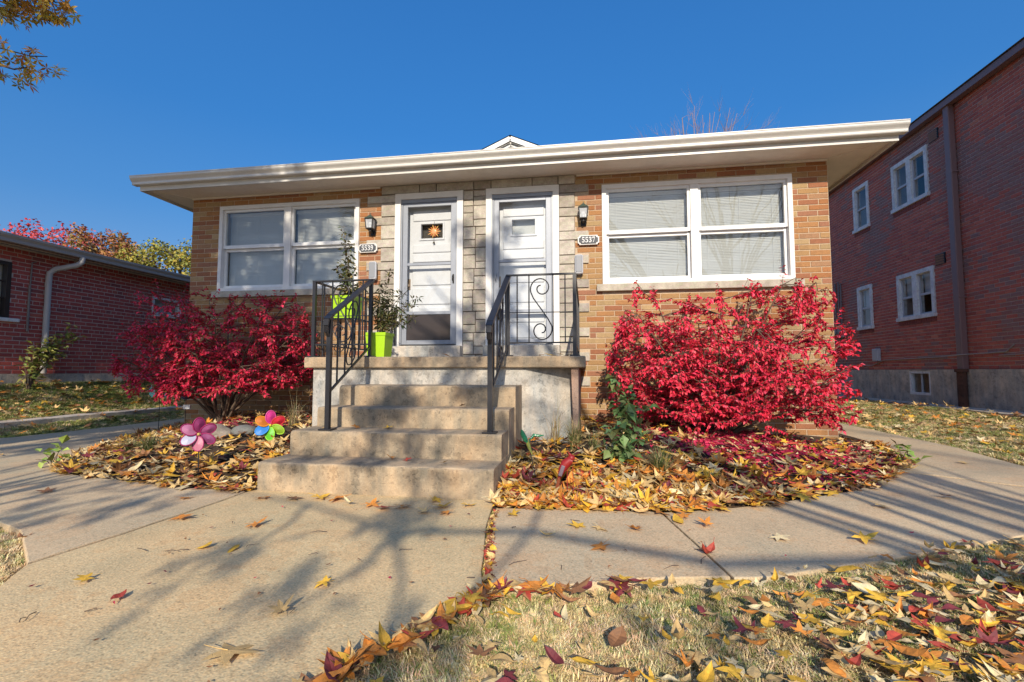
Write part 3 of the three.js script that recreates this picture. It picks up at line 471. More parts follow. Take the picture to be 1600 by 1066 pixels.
// ------------------------------------------------------------------ wrought iron railings
function spiral(cx, cy, r0, r1, a0, a1, n) { return Array.from({ length: n + 1 }, (_, i) => { const t = i / n, a = a0 + (a1 - a0) * t, r = r0 + (r1 - r0) * t; return [cx + r * Math.cos(a), cy + r * Math.sin(a)]; }); }
function sScroll(place) { // S-shaped iron scroll in a unit panel, 0.22 wide, 0.6 tall
  const top = spiral(0.11, 0.49, 0.105, 0.025, Math.PI * 1.12, -Math.PI * 1.45, 34).reverse(), bot = spiral(0.11, 0.11, 0.105, 0.025, Math.PI * 0.12, -Math.PI * 2.45, 34);
  const pts = [...top, [0.035, 0.40], [0.075, 0.345], [0.12, 0.285], [0.17, 0.215], ...bot].map(q => place(q[0], q[1]));
  return pts;
}
function railing(label, xa, xb, xh, yTop, xSide, yHand) {
  const r = thing('iron_railing', label, 'railing'), zf = 2.1, yb = 0.956, yr = 1.705, yl = 1.08;
  const bar = (n, a, b, w, h) => gb().bar(a, b, w, null, h).build(n, M.iron, r);
  for (const x of [xa, xb]) { bar('post', V(x, yb, zf), V(x, yr, zf), 0.032); const f = gb(); f.rbox(0.09, 0.012, 0.09, 0.003, x, yb + 0.006, zf); f.build('foot_plate', M.iron, r); }
  bar('top_rail', V(xa - 0.016, yr + 0.006, zf), V(xb + 0.016, yr + 0.006, zf), 0.034, 0.014);
  bar('bottom_rail', V(xa, yl, zf), V(xb, yl, zf), 0.014);
  const L = xb - xa; for (const t of [0.14, 0.32, 0.68, 0.86]) bar('baluster', V(xa + L * t, yl, zf), V(xa + L * t, yr, zf), 0.011);
  bar('cross_bar', V(xa, 1.36, zf), V(xb, 1.36, zf), 0.008);
  const sx = xa + L * 0.32 + 0.006, sw = (L * 0.36 - 0.012) / 0.215; const sp = sScroll((u, v) => V(sx + u * sw, yl + 0.005 + v * 1.02, zf));
  gb().tube(sp, [0.0065], 6).build('scroll', M.iron, r);
  // side rail back to the house
  bar('top_rail', V(xSide, yr + 0.004, zf), V(xSide, yr + 0.004, 0.06), 0.034, 0.014); bar('bottom_rail', V(xSide, yl, zf), V(xSide, yl, 0.06), 0.014);
  for (let z = 1.92; z > 0.1; z -= 0.16) bar('baluster', V(xSide, yl, z), V(xSide, yr, z), 0.011);
  bar('post', V(xSide, yb, 0.08), V(xSide, yr, 0.08), 0.03);
  // sloping hand rail down to the second step
  const zh = 3.05, yF = 0.374, xi = xSide === xa ? xb : xa; const pa = V(xi, yr - 0.02, zf), pb = V(xh, yHand, zh), ph = V(xh, yF, zh);
  bar('post', ph, V(xh, yHand + 0.02, zh), 0.034); gb().rbox(0.1, 0.012, 0.1, 0.003, xh, yF + 0.006, zh).build('foot_plate', M.iron, r);
  const hr = gb(), hp = [pa.clone().add(V(0, 0.03, -0.03)), pb.clone().add(V(0, 0.03, 0))]; hr.bar(hp[0], hp[1], 0.05, null, 0.02);
  const e = hp[1], curl = [e, e.clone().add(V(0, -0.035, 0.045)), e.clone().add(V(0, -0.085, 0.058)), e.clone().add(V(0, -0.13, 0.045)), e.clone().add(V(0, -0.16, 0.018))]; for (let i = 0; i < 4; i++) hr.bar(curl[i], curl[i + 1], 0.05 - i * 0.009, null, 0.016);
  hr.build('hand_rail', M.iron, r);
  const lo0 = V(xi, yl - 0.02, zf), lo1 = V(xh, yF + 0.28, zh); bar('lower_rail', lo0, lo1, 0.016);
  for (let i = 1; i <= 5; i++) { const t = i / 6; bar('baluster', lo0.clone().lerp(lo1, t), pa.clone().lerp(pb, t), 0.011); }
  const c0 = lo0.clone().lerp(lo1, 0.5), c1 = pa.clone().lerp(pb, 0.5); const ss = sScroll((u, v) => { const t = 0.36 + u * 1.3, a = lo0.clone().lerp(lo1, t), b = pa.clone().lerp(pb, t); return a.lerp(b, 0.02 + v * 1.6); }); gb().tube(ss, [0.006], 6).build('scroll', M.iron, r);
  rebase(r, (xa + xb) / 2, yb, zf);
}
railing('black iron railing with an open S scroll before the bare right side of the landing', -0.715, -0.10, -0.69, 1.7, -0.10, 1.15);
railing('black iron railing around the lime green flower pots on the landing', -2.665, -2.07, -1.95, 1.7, -2.665, 1.22);

// ------------------------------------------------------------------ fittings on the front wall
function sconce(x, label) {
  const s = thing('wall_lantern', label, 'lantern', 'lanterns beside the front doors'), y = 2.94, z = 0.105, b = gb();
  b.rbox(0.07, 0.13, 0.02, 0.006, x, y - 0.09, 0.014).tube([V(x, y - 0.10, 0.02), V(x, y - 0.125, z * 0.6), V(x, y - 0.105, z)], [0.012], 8); b.build('bracket', M.black, s);
  const top = gb(); const ring = (yy, w) => [[-w, yy, w], [w, yy, w], [w, yy, -w], [-w, yy, -w]].map(q => [x + q[0], q[1], z + q[2]]); const r0 = ring(y + 0.062, 0.07), r1 = ring(y + 0.105, 0.028), r2 = ring(y + 0.125, 0.010); for (let i = 0; i < 4; i++) { const j = (i + 1) % 4; top.quad(r0[i], r0[j], r1[j], r1[i]).quad(r1[i], r1[j], r2[j], r2[i]); } top.quad(r0[3], r0[2], r0[1], r0[0]); top.tube([V(x, y + 0.12, z), V(x, y + 0.16, z)], [0.009, 0.003], 6); top.build('cap', std({ color: rgb(0.05, 0.075, 0.06), roughness: 0.5 }), s);
  const c = gb(); for (const [i, j] of [[-1, -1], [-1, 1], [1, -1], [1, 1]]) c.bar(V(x + i * 0.045, y - 0.075, z + j * 0.045), V(x + i * 0.058, y + 0.062, z + j * 0.058), 0.011); c.rbox(0.105, 0.014, 0.105, 0.004, x, y - 0.08, z).rbox(0.125, 0.012, 0.125, 0.004, x, y + 0.056, z); c.tube([V(x, y - 0.085, z), V(x, y - 0.115, z)], [0.03, 0.015], 8); c.build('cage', M.black, s);
  const gl = gb(), fr = new THREE.MeshPhysicalMaterial({ color: rgb(0.85, 0.88, 0.9), roughness: 0.25, transmission: 0.6, thickness: 0 }); for (let i = 0; i < 4; i++) { const a = i * Math.PI / 2, R = (u, w, yy) => [x + Math.cos(a) * u + Math.sin(a) * w, yy, z - Math.sin(a) * u + Math.cos(a) * w]; gl.quad(R(-0.042, 0.043, y - 0.07), R(0.042, 0.043, y - 0.07), R(0.053, 0.054, y + 0.05), R(-0.053, 0.054, y + 0.05)); } gl.build('glass', fr, s);
  const bu = gb(); bu.add(new THREE.SphereGeometry(0.026, 12, 10), new THREE.Matrix4().makeTranslation(x, y - 0.005, z)).tube([V(x, y - 0.075, z), V(x, y - 0.02, z)], [0.013], 8); bu.build('bulb', M.white, s);
  rebase(s, x, y - 0.1, 0);
}
sconce(-0.02, 'small black lantern on the sunlit brick beside the plain white front door');
sconce(-3.05, 'small black lantern beside the front door with the sun ornament');
const font = await new FontLoader().loadAsync('fonts/droid/droid_serif_bold.typeface.json');
function plaque(text, x, y, label) {
  const p = thing('number_plaque', label, 'house number'), sh = (w, h, n) => { const s = new THREE.Shape(); s.moveTo(-w + n, -h); s.lineTo(w - n, -h); s.quadraticCurveTo(w - n, -h + n, w, -h + n); s.lineTo(w, h - n); s.quadraticCurveTo(w - n, h - n, w - n, h); s.lineTo(-w + n, h); s.quadraticCurveTo(-w + n, h - n, -w, h - n); s.lineTo(-w, -h + n); s.quadraticCurveTo(-w + n, -h + n, -w + n, -h); return s; };
  const bv = { bevelEnabled: true, bevelThickness: 0.003, bevelSize: 0.003, bevelSegments: 2 };
  const b = new THREE.ExtrudeGeometry(sh(0.140, 0.062, 0.022), { depth: 0.026, ...bv }); b.translate(x, y, 0.014); gb().add(b).build('back_plate', M.trim, p);
  const f = new THREE.ExtrudeGeometry(sh(0.124, 0.050, 0.024), { depth: 0.004, ...bv }); f.translate(x, y, 0.044); gb().add(f).build('field', std({ color: rgb(0.055, 0.06, 0.07), roughness: 0.6 }), p);
  [...text].forEach((ch, i) => { const g = new TextGeometry(ch, { font, size: 0.078, depth: 0.006, curveSegments: 5, bevelEnabled: false }); g.computeBoundingBox(); const bb = g.boundingBox; g.translate(-(bb.min.x + bb.max.x) / 2, -(bb.min.y + bb.max.y) / 2, 0); g.scale(0.66, 0.95, 1); g.translate(x + (i - 1.5) * 0.046, y, 0.051); gb().add(g).build('numeral', M.white, p); });
  rebase(p, x, y, 0.014);
}
plaque('5537', 0.045, 2.585, 'grey plaque with the white house number 5537');
plaque('5539', -3.115, 2.60, 'dark grey plaque with the white house number 5539');
function mailbox(x, y, label) {
  const m = thing('mailbox', label, 'mailbox', 'mailboxes beside the front doors');
  const a = new RoundedBoxGeometry(0.115, 0.27, 0.07, 3, 0.03); gb().add(a, new THREE.Matrix4().makeTranslation(x, y, 0.06)).build('case', std({ color: rgb(0.62, 0.63, 0.66), roughness: 0.4, metalness: 0.3 }), m);
  const b = new RoundedBoxGeometry(0.085, 0.225, 0.02, 3, 0.009); gb().add(b, new THREE.Matrix4().makeTranslation(x, y + 0.006, 0.092)).build('lid', std({ color: rgb(0.24, 0.25, 0.27), roughness: 0.55 }), m);
  const h = gb(); for (const s of [-1, 1]) h.tube([V(x + s * 0.035, y - 0.128, 0.06), V(x + s * 0.032, y - 0.15, 0.075), V(x + s * 0.012, y - 0.158, 0.085)], [0.006], 6); h.build('paper_hook', M.black, m);
  rebase(m, x, y - 0.13, 0.03);
}
mailbox(-0.085, 2.25, 'pale grey rounded mailbox in full sun beside the plain white front door');
mailbox(-3.02, 2.26, 'rounded mailbox in leaf shade beside the front door with the sun ornament');
{ // sun ornament on the left door
  const o = thing('sun_ornament', 'orange glass sun ornament hanging on the left front door', 'ornament'), x = -2.165, y = 2.845, z = -0.105;
  const orange = std({ color: rgb(0.75, 0.22, 0.06), roughness: 0.3 }), gold = std({ color: rgb(0.8, 0.42, 0.12), roughness: 0.3 });
  const d = gb(); d.add(new THREE.SphereGeometry(0.04, 16, 10), new THREE.Matrix4().makeScale(1, 1, 0.3).setPosition(x, y, z)); d.build('disc', std({ color: rgb(0.85, 0.42, 0.2), roughness: 0.3 }), o);
  for (let i = 0; i < 14; i++) { const a = i / 14 * Math.PI * 2, c = Math.cos(a), s = Math.sin(a), l = i % 2 ? 0.085 : 0.105; const r = gb(); const P = (u, v, w) => [x + c * u - s * v, y + s * u + c * v, z + w]; r.quad(P(0.034, -0.009, 0.003), P(0.07, -0.008, 0.005), P(l, 0, 0.003), P(0.034, 0.009, 0.003)).tri(P(0.07, -0.008, 0.005), P(l, 0, 0.003), P(0.07, 0.008, 0.005)).quad(P(0.034, 0.009, -0.003), P(l, 0, -0.003), P(0.07, -0.008, -0.003), P(0.034, -0.009, -0.003)); const mm = (i % 2 ? orange : gold).clone(); mm.side = THREE.DoubleSide; r.build('ray', mm, o); }
  const p = gb(); p.tube([V(x, y - 0.04, z + 0.008), V(x, y - 0.15, z + 0.008)], [0.002], 5); p.build('string', M.black, o);
  const be = new THREE.LatheGeometry([[0.002, 0.03], [0.012, 0.024], [0.016, 0.005], [0.02, 0], [0.001, 0]].map(q => new THREE.Vector2(q[0], q[1])), 10); gb().add(be, new THREE.Matrix4().makeTranslation(x, y - 0.18, z + 0.008)).build('bell', std({ color: rgb(0.08, 0.06, 0.03), roughness: 0.35 }), o);
  const hk = gb(); hk.tube([V(x, y + 0.04, z + 0.002), V(x, y + 0.10, z - 0.004), V(x, y + 0.155, z - 0.012)], [0.002], 5); hk.build('hanger', M.black, o);
  rebase(o, x, y - 0.18, z);
}

// ------------------------------------------------------------------ leaf and plant helpers
function starLeafGeo(curl, fold, seed, stem = true) { // five pointed lobes, about 1 unit across, lying in xz, tip towards -z
  const r = RNG(seed), lobes = [[0, 0.62], [62, 0.60], [-62, 0.60], [128, 0.45], [-128, 0.45]].sort((a, b) => a[0] - b[0]), g = gb();
  const H = (x, z) => curl * (x * x + z * z) - fold * Math.abs(x) + 0.10 * curl * Math.sin(x * 9 + seed) , pt = (a, d) => { const q = a * Math.PI / 180, x = Math.sin(q) * d, z = -Math.cos(q) * d; return [x, H(x, z), z]; };
  const uv = p => [0.5 + p[0] * 0.8, 0.5 - p[2] * 0.8];
  const T3 = (a, b, c) => g.tri(a, b, c, null, null, [uv(a), uv(b), uv(c)]), O = [0, 0, 0];
  const lb = lobes.map(([a, d]) => [a + 14 * (r() - 0.5), d * (0.76 + 0.38 * r())]);
  for (let i = 0; i < 5; i++) { const [a, d] = lb[i], w = 17; const l1 = pt(a - w, d * 0.60), r1 = pt(a + w, d * 0.60), m = pt(a, d * 0.55), tip = pt(a + 6 * (r() - 0.5), d); const vl = i > 0 ? pt((lb[i - 1][0] + a) / 2, 0.22) : pt(a - 34, 0.17), vr = i < 4 ? pt((lb[i + 1][0] + a) / 2, 0.22) : pt(a + 34, 0.17); T3(O, m, vl); T3(vl, m, l1); T3(l1, m, tip); T3(O, vr, m); T3(vr, r1, m); T3(r1, tip, m); }
  if (stem) { const s = [V(0, 0.002, 0.02), V(0.02, 0.02 + curl * 0.1, 0.25), V(0.05 * (r() - 0.5), 0.05, 0.55)]; g.tube(s, [0.012, 0.01, 0.008], 3, null, false); }
  return g.geo();
}
function ovalLeafGeo(curl, fold, width, seed) { // pointed oval, 1 unit long along z
  const g = gb(), N = 7, r = RNG(seed), tw = (r() - 0.5) * 0.5, P = (t, s) => { const z = 0.5 - t, w = width * Math.pow(Math.sin(Math.PI * Math.min(1, t * 1.02)), 0.85) * (1.15 - 0.35 * t) * s; return [w + 0.05 * Math.sin(t * 4 + seed), curl * (t - 0.45) * (t - 0.45) * 2.0 + fold * Math.abs(s) * width * Math.sin(Math.PI * t) + tw * w * (t - 0.5) + 0.025 * Math.sin(t * 11 + s * 2 + seed) * Math.abs(s), z]; };
  for (let i = 0; i < N; i++) { const a = i / N, b = (i + 1) / N; for (const s of [-1, 1]) { const q = [P(a, 0), P(a, s), P(b, s), P(b, 0)], u = [[0.5, a], [0.5 + 0.3 * s, a], [0.5 + 0.3 * s, b], [0.5, b]]; if (s > 0) { g.tri(q[0], q[1], q[2], null, null, [u[0], u[1], u[2]]); g.tri(q[0], q[2], q[3], null, null, [u[0], u[2], u[3]]); } else { g.tri(q[0], q[2], q[1], null, null, [u[0], u[2], u[1]]); g.tri(q[0], q[3], q[2], null, null, [u[0], u[3], u[2]]); } } }
  g.tube([V(0.03 * Math.sin(seed), curl * 0.40, 0.49), V(0.02, curl * 0.45, 0.62), V(0.04, curl * 0.5 + 0.02, 0.74)], [0.014, 0.011], 3, null, false);
  return g.geo();
}
// a small folded leaf added to a builder: base p, direction d, normal-ish n, length l, width w
function addLeaf(g, p, d, n, l, w, col) {
  const s = d.clone().cross(n).normalize(), u = s.clone().cross(d).normalize(), q = (a, b, c) => { const v = p.clone().addScaledVector(d, a * l).addScaledVector(s, b * w).addScaledVector(u, c * w); return [v.x, v.y, v.z]; };
  const A = q(0, 0, 0), L1 = q(0.42, -0.5, 0.16), R1 = q(0.42, 0.5, 0.16), Mi = q(0.48, 0, 0), Tp = q(1, 0, -0.12);
  g.tri(A, Mi, L1, col); g.tri(L1, Mi, Tp, col); g.tri(A, R1, Mi, col); g.tri(R1, Tp, Mi, col);
}
const rdir = r => { const z = 2 * r() - 1, a = r() * 6.2832, s = Math.sqrt(1 - z * z); return V(s * Math.cos(a), z, s * Math.sin(a)); };
const jit = (c, r, k) => { const m = 1 + k * (r() - 0.5); return [c[0] * m * (1 + 0.25 * (r() - 0.5)), c[1] * m * (1 + 0.25 * (r() - 0.5)), c[2] * m * (1 + 0.25 * (r() - 0.5))]; };

// ------------------------------------------------------------------ burning bushes
function bush(o) {
  const r = RNG(o.seed), t = thing('red_shrub', o.label, 'shrub'), lv = gb(), tw = gb(), [bx, by, bz] = o.base; let nl = 0;
  const fit = p => { const X = p.x - bx, Y = Math.max(0, p.y - by), Z = p.z - bz, f = Math.pow(Math.abs(X / (X > 0 ? o.ext[1] - bx : bx - o.ext[0])) ** 3 + (Y / (o.ext[2] - by)) ** 3 + Math.abs(Z / (Z > 0 ? o.ext[4] - bz : bz - 0.05)) ** 3, 1 / 3), k = f > 1.03 ? (1.03 + 0.10 * r() * r()) / f : 1; p.set(bx + X * k, p.y > by ? by + Y * k : p.y, Math.max(0.07, bz + Z * k)); return p; };
  const leafTwig = (a, dir, len) => {
    const pts = [a]; let d = dir.clone(); for (let i = 0; i < 3; i++) { d.add(rdir(r).multiplyScalar(0.18)); d.y += 0.03; d.normalize(); pts.push(fit(pts[i].clone().addScaledVector(d, len / 3))); }
    tw.tube(pts, [0.003, 0.0025, 0.002, 0.0015], 3, null, false);
    const n = Math.round(len / 0.019); for (let i = 1; i <= n; i++) {
      const f = i / n * 2.999, k = Math.floor(f), p = pts[k].clone().lerp(pts[k + 1], f - k), ax = pts[k + 1].clone().sub(pts[k]).normalize();
      for (const s of [-1, 1]) { if (r() < o.gap) continue; const side = ax.clone().cross(V(0, 1, 0)).normalize().multiplyScalar(s); const ld = side.multiplyScalar(0.75).addScaledVector(ax, 0.45 + 0.3 * r()).add(V(0, -0.55 + 0.7 * r() - 0.3, 0)).addScaledVector(rdir(r), 0.45).normalize(); addLeaf(lv, p, ld, V(0, 1, 0).addScaledVector(rdir(r), 0.6).normalize(), 0.034 + 0.022 * r(), 0.020 + 0.013 * r(), jit(o.cols[Math.floor(r() * r() * o.cols.length * 1.2) % o.cols.length], r, 0.35)); nl++; }
    }
  };
  for (let i = 0; i < o.stems; i++) {
    const az = i / o.stems * 6.283 + r() * 0.5, el = o.el0 + (1.28 - o.el0) * ((i * 0.618) % 1), stem = gb();
    // reach of the crown in this direction
    const d = V(Math.cos(az) * Math.cos(el), Math.sin(el), Math.sin(az) * Math.cos(el)), rx = d.x > 0 ? o.ext[1] - bx : bx - o.ext[0], rz = d.z > 0 ? o.ext[4] - bz : bz - 0.05, ry = o.ext[2] - by;
    const R = 1 / Math.pow(Math.abs(d.x / rx) ** 3.4 + Math.abs(d.y / ry) ** 3.4 + Math.abs(d.z / rz) ** 3.4, 1 / 3.4) * (0.84 + 0.17 * r());
    const tip = V(bx, by, bz).addScaledVector(d, R), mid = V(bx, by, bz).addScaledVector(d, R * 0.45).add(V(0, 0.10 + 0.12 * Math.cos(el), 0)), pts = [];
    const st = V(bx + 0.10 * (r() - 0.5) + 0.06 * d.x, by - 0.03, bz + 0.08 * (r() - 0.5)); for (let k = 0; k <= 8; k++) { const q = k / 8, p = st.clone().multiplyScalar((1 - q) ** 2).addScaledVector(mid, 2 * q * (1 - q)).addScaledVector(tip, q * q); p.addScaledVector(rdir(r), k ? 0.018 : 0); pts.push(fit(p)); }
    stem.tube(pts, pts.map((_, k) => 0.016 * (1 - k / 8.8) + 0.003), 5); stem.build('stem', M.twig, t);
    for (let k = 3; k <= 8; k++) { // side branches, held level
      const nb = k < 5 ? 1 : 3; for (let j = 0; j < nb; j++) {
        const p = pts[k].clone(), out = V(p.x - bx, 0, p.z - bz).normalize(), bd = out.multiplyScalar(0.6).add(rdir(r).multiplyScalar(1.0)); bd.y = bd.y * 0.35 + 0.16 * r(); bd.normalize();
        const bl = (0.16 + 0.26 * r()) * o.spread, bp = [p]; let d2 = bd.clone(); for (let q = 0; q < 3; q++) { d2.add(rdir(r).multiplyScalar(0.14)).normalize(); bp.push(fit(bp[q].clone().addScaledVector(d2, bl / 3))); }
        const e = bp[3]; if (e.y > o.ext[2] + 0.04 || e.y < o.ext[3] || e.x < o.ext[0] - 0.05 || e.x > o.ext[1] + 0.05) continue;
        tw.tube(bp, [0.006, 0.005, 0.004, 0.003], 4, null, false);
        for (let q = 1; q <= 3; q++) for (let m = 0; m < (q === 2 ? 2 : 1); m++) { const td = d2.clone().add(rdir(r).multiplyScalar(0.9)); td.y = td.y * 0.4 + 0.12; td.normalize(); leafTwig(bp[q], td, 0.10 + 0.12 * r()); }
        leafTwig(e, d2, 0.12 + 0.1 * r());
      }
    }
    if (el > 0.9 || r() < 0.5) leafTwig(tip, V(0.3 * (r() - 0.5), 1, 0.3 * (r() - 0.5)).normalize(), 0.16);
  }
  tw.build('twigs', M.twig, t); lv.build('foliage', M.foliage, t); console.log('bush leaves', nl);
  rebase(t, bx, by, bz);
}
bush({ base: [1.42, 0.04, 0.80], ext: [0.30, 2.70, 1.90, 0.28, 1.60], stems: 34, spread: 0.95, gap: 0.08, el0: 0.33, seed: 21, cols: [[0.66, 0.020, 0.055], [0.72, 0.040, 0.085], [0.58, 0.014, 0.045], [0.74, 0.10, 0.14], [0.42, 0.018, 0.03], [0.52, 0.03, 0.035], [0.36, 0.06, 0.03]], label: 'wide bright crimson shrub in front of the right window' });
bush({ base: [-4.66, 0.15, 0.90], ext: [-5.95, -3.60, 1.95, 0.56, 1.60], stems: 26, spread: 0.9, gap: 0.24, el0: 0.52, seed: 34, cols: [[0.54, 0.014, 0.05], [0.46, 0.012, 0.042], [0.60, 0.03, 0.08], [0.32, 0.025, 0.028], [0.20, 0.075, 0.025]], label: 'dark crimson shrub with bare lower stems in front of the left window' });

// ------------------------------------------------------------------ the two-storey red brick building on the right
{
  const b = thing('apartment_building', 'two storey dark red brick building with white windows and a brown downspout', 'building'), X = 7.0, ZF = 1.0, ZB = -14, Y0 = 0.85, Y1 = 5.98;
  const wins = [[-7.10, -6.42, 4.44, 5.58], [-5.50, -4.34, 4.45, 5.50], [-7.10, -6.46, 1.90, 2.98], [-5.50, -4.33, 1.96, 2.97]], base = [-5.20, -4.55, 0.32, 0.82];
  const w = gb(), zs = [ZB, -7.10, -6.42, -5.50, -4.33, ZF], B = (z0, z1, y0, y1) => w.box(X + 0.008, X + 0.3, y0, y1, z0, z1);
  B(ZB, -7.10, Y0, Y1); B(-6.42, -5.50, Y0, Y1); B(-4.33, ZF, Y0, Y1); for (const [z0, z1] of [[-7.10, -6.42], [-5.50, -4.33]]) { B(z0, z1, Y0, 1.90); B(z0, z1, 2.98, 4.44); B(z0, z1, 5.58, Y1); }
  w.box(X + 0.3, X + 9, Y0, Y1, ZF - 0.3, ZF).box(X + 0.3, X + 9, Y0, Y1, ZB, ZB + 0.3).box(X + 8.7, X + 9, Y0, Y1, ZB + 0.3, ZF - 0.3);
  w.build('wall', M.mortarRed, b);
  const fd = gb(), F = (z0, z1, y0, y1) => fd.box(X - 0.035, X + 0.35, y0, y1, z0, z1); F(ZB, base[0], -0.3, Y0); F(base[1], ZF, -0.3, Y0); F(base[0], base[1], -0.3, base[2]); F(base[0], base[1], base[3], Y0); fd.build('foundation', M.foundation, b);
  const pal = [[0.58, 0.145, 0.10], [0.62, 0.165, 0.11], [0.51, 0.125, 0.095], [0.41, 0.16, 0.135], [0.38, 0.19, 0.17], [0.64, 0.21, 0.135]], q0 = new THREE.Quaternion().setFromEuler(new THREE.Euler(0, -Math.PI / 2, 0));
  const list = layBricks({ s0: ZB, s1: ZF, y0: Y0, y1: Y1, pitch: 0.0705, len: 0.213, joint: 0.011, rects: wins, seed: 31 });
  buildBricks(list, b, (s, y, dz) => ({ pos: V(X + dz, y, s), quat: q0 }), pal, k => { const c = nz(k.s * 1.1 + 30, k.y * 1.1 + 30), d = c + 0.35 * (k.a - 0.5); return d > 0.66 ? (k.b > 0.5 ? 3 : 4) : k.a < 0.35 ? 0 : k.a < 0.65 ? 1 : k.a < 0.88 ? 2 : k.a < 0.94 ? 5 : 3; }, (k, q) => inFrame(q, 10) && q.u > 1330 && k.y > 0.8, 300, 0.202);
  const winR = ([z0, z1, y0, y1], two) => {
    const g = subgroup('window', b), f = gb(), t = 0.09, ym = (y0 + y1) / 2 - 0.03, zm = (z0 + z1) / 2, x0 = X - 0.02, x1 = X + 0.12;
    f.box(x0, x1, y0, y1, z0, z0 + t).box(x0, x1, y0, y1, z1 - t, z1).box(x0 + 0.001, x1, y1 - t, y1, z0 + t, z1 - t).box(x0 - 0.03, x1, y0 - 0.03, y0 + 0.05, z0 - 0.02, z1 + 0.02); if (two) f.box(x0 + 0.002, x1, y0 + 0.05, y1 - t, zm - 0.07, zm + 0.07); f.build('frame', M.wornWhite, g);
    for (const [a, c] of two ? [[z0 + t, zm - 0.07], [zm + 0.07, z1 - t]] : [[z0 + t, z1 - t]]) {
      const s = gb(), e = 0.03, T1 = y1 - t, Y = y0 + 0.05; s.box(X + 0.03, X + 0.06, Y, T1, a, a + e).box(X + 0.03, X + 0.06, Y, T1, c - e, c).box(X + 0.031, X + 0.06, T1 - e, T1, a + e, c - e).box(X + 0.026, X + 0.06, ym - 0.02, ym + 0.025, a + e, c - e).box(X + 0.031, X + 0.06, Y, Y + 0.04, a + e, c - e); s.build('sash', M.greyPaint, g);
      for (const [p, q, dx] of [[Y + 0.04, ym - 0.02, 0.05], [ym + 0.025, T1 - e, 0.04]]) { const m = mesh('pane', new THREE.PlaneGeometry(c - a - 2 * e, q - p), M.glass, g); m.position.set(X + dx, (p + q) / 2, (a + c) / 2); m.rotation.y = -Math.PI / 2; }
      if (y0 < 3) { const cu = gb(); cu.box(X + 0.14, X + 0.15, ym, T1, a, c); cu.build('curtain', M.blind, g); }
    }
    const rm = gb(); rm.box(X + 0.7, X + 0.72, y0, y1, z0, z1).box(X + 0.301, X + 0.7, y0, y1, z0, z0 + 0.02).box(X + 0.301, X + 0.7, y0, y1, z1 - 0.02, z1).box(X + 0.301, X + 0.7, y0 - 0.02, y0, z0, z1).box(X + 0.301, X + 0.7, y1, y1 + 0.02, z0, z1); rm.build('room', M.room, g);
  };
  winR(wins[0]); winR(wins[1], true); winR(wins[2]); winR(wins[3], true);
  { const g = subgroup('basement_window', b), f = gb(), [z0, z1, y0, y1] = base, x0 = X - 0.03; f.box(x0, X + 0.05, y0, y1, z0, z0 + 0.05).box(x0, X + 0.05, y0, y1, z1 - 0.05, z1).box(x0 + 0.001, X + 0.05, y1 - 0.05, y1, z0 + 0.05, z1 - 0.05).box(x0 - 0.01, X + 0.05, y0, y0 + 0.05, z0 + 0.05, z1 - 0.05); f.build('frame', M.wornWhite, g); const mu = gb(); mu.box(X, X + 0.03, y0 + 0.05, y1 - 0.05, -4.885, -4.865); mu.build('mullion', M.greyPaint, g); const m = mesh('pane', new THREE.PlaneGeometry(z1 - z0 - 0.1, y1 - y0 - 0.1), M.glass, g); m.position.set(X + 0.032, (y0 + y1) / 2, (z0 + z1) / 2); m.rotation.y = -Math.PI / 2; const rm = gb(); rm.box(X + 0.36, X + 0.4, y0 - 0.1, y1 + 0.05, z0 - 0.1, z1 + 0.1); rm.build('room', M.room, g); }
  const ga = gb(); ga.box(X - 0.16, X - 0.04, 5.90, 6.02, ZB, ZF + 0.1).box(X - 0.04, X + 0.31, 5.981, 6.02, ZB, ZF + 0.1); ga.build('gutter', M.brownMetal, b);
  const rf = gb(), rx = X + 4.5, a = [X - 0.19, 6.04, ZF + 0.12], c = [X + 9.2, 6.04, ZF + 0.12], d = [X + 9.2, 6.04, ZB - 0.1], e = [X - 0.19, 6.04, ZB - 0.1], r1 = [rx, 8.6, ZF - 4.5], r2 = [rx, 8.6, ZB + 4.5]; rf.tri(a, c, r1).quad(c, d, r2, r1).tri(d, e, r2).quad(e, a, r1, r2).quad(e, d, c, a); const ms = M.shinglePale.clone(); ms.side = THREE.DoubleSide; rf.build('roof', ms, b);
  const ds = gb(); ds.rbox(0.11, 5.1, 0.14, 0.015, X - 0.07, 0.88 + 2.52, -3.62).rbox(0.12, 0.03, 0.17, 0.006, X - 0.06, 4.6, -3.62).rbox(0.12, 0.03, 0.17, 0.006, X - 0.06, 2.2, -3.62); ds.build('downspout', M.brownMetal, b);
  const dp = gb(); dp.tube([V(X - 0.10, 0.86, -3.62), V(X - 0.10, 0.80, -3.62)], [0.105, 0.105], 14).tube([V(X - 0.10, 0.80, -3.62), V(X - 0.10, 0.02, -3.62)], [0.075, 0.075], 14); dp.build('drain_pipe', M.rustPipe, b);
  for (const [z, y] of [[-4.13, 5.58], [-4.13, 3.05]]) { const v = subgroup('vent', b), f = gb(); f.box(X - 0.014, X + 0.006, y - 0.11, y + 0.11, z - 0.13, z + 0.13); f.build('vent_back', M.black, v); for (let i = 0; i < 4; i++) { const s = gb(); s.quad([X - 0.016, y - 0.10 + i * 0.05, z - 0.12], [X - 0.016, y - 0.10 + i * 0.05, z + 0.12], [X - 0.034, y - 0.065 + i * 0.05, z + 0.12], [X - 0.034, y - 0.065 + i * 0.05, z - 0.12]); const mm = M.brownMetal.clone(); mm.side = THREE.DoubleSide; s.build('slat', mm, v); } }
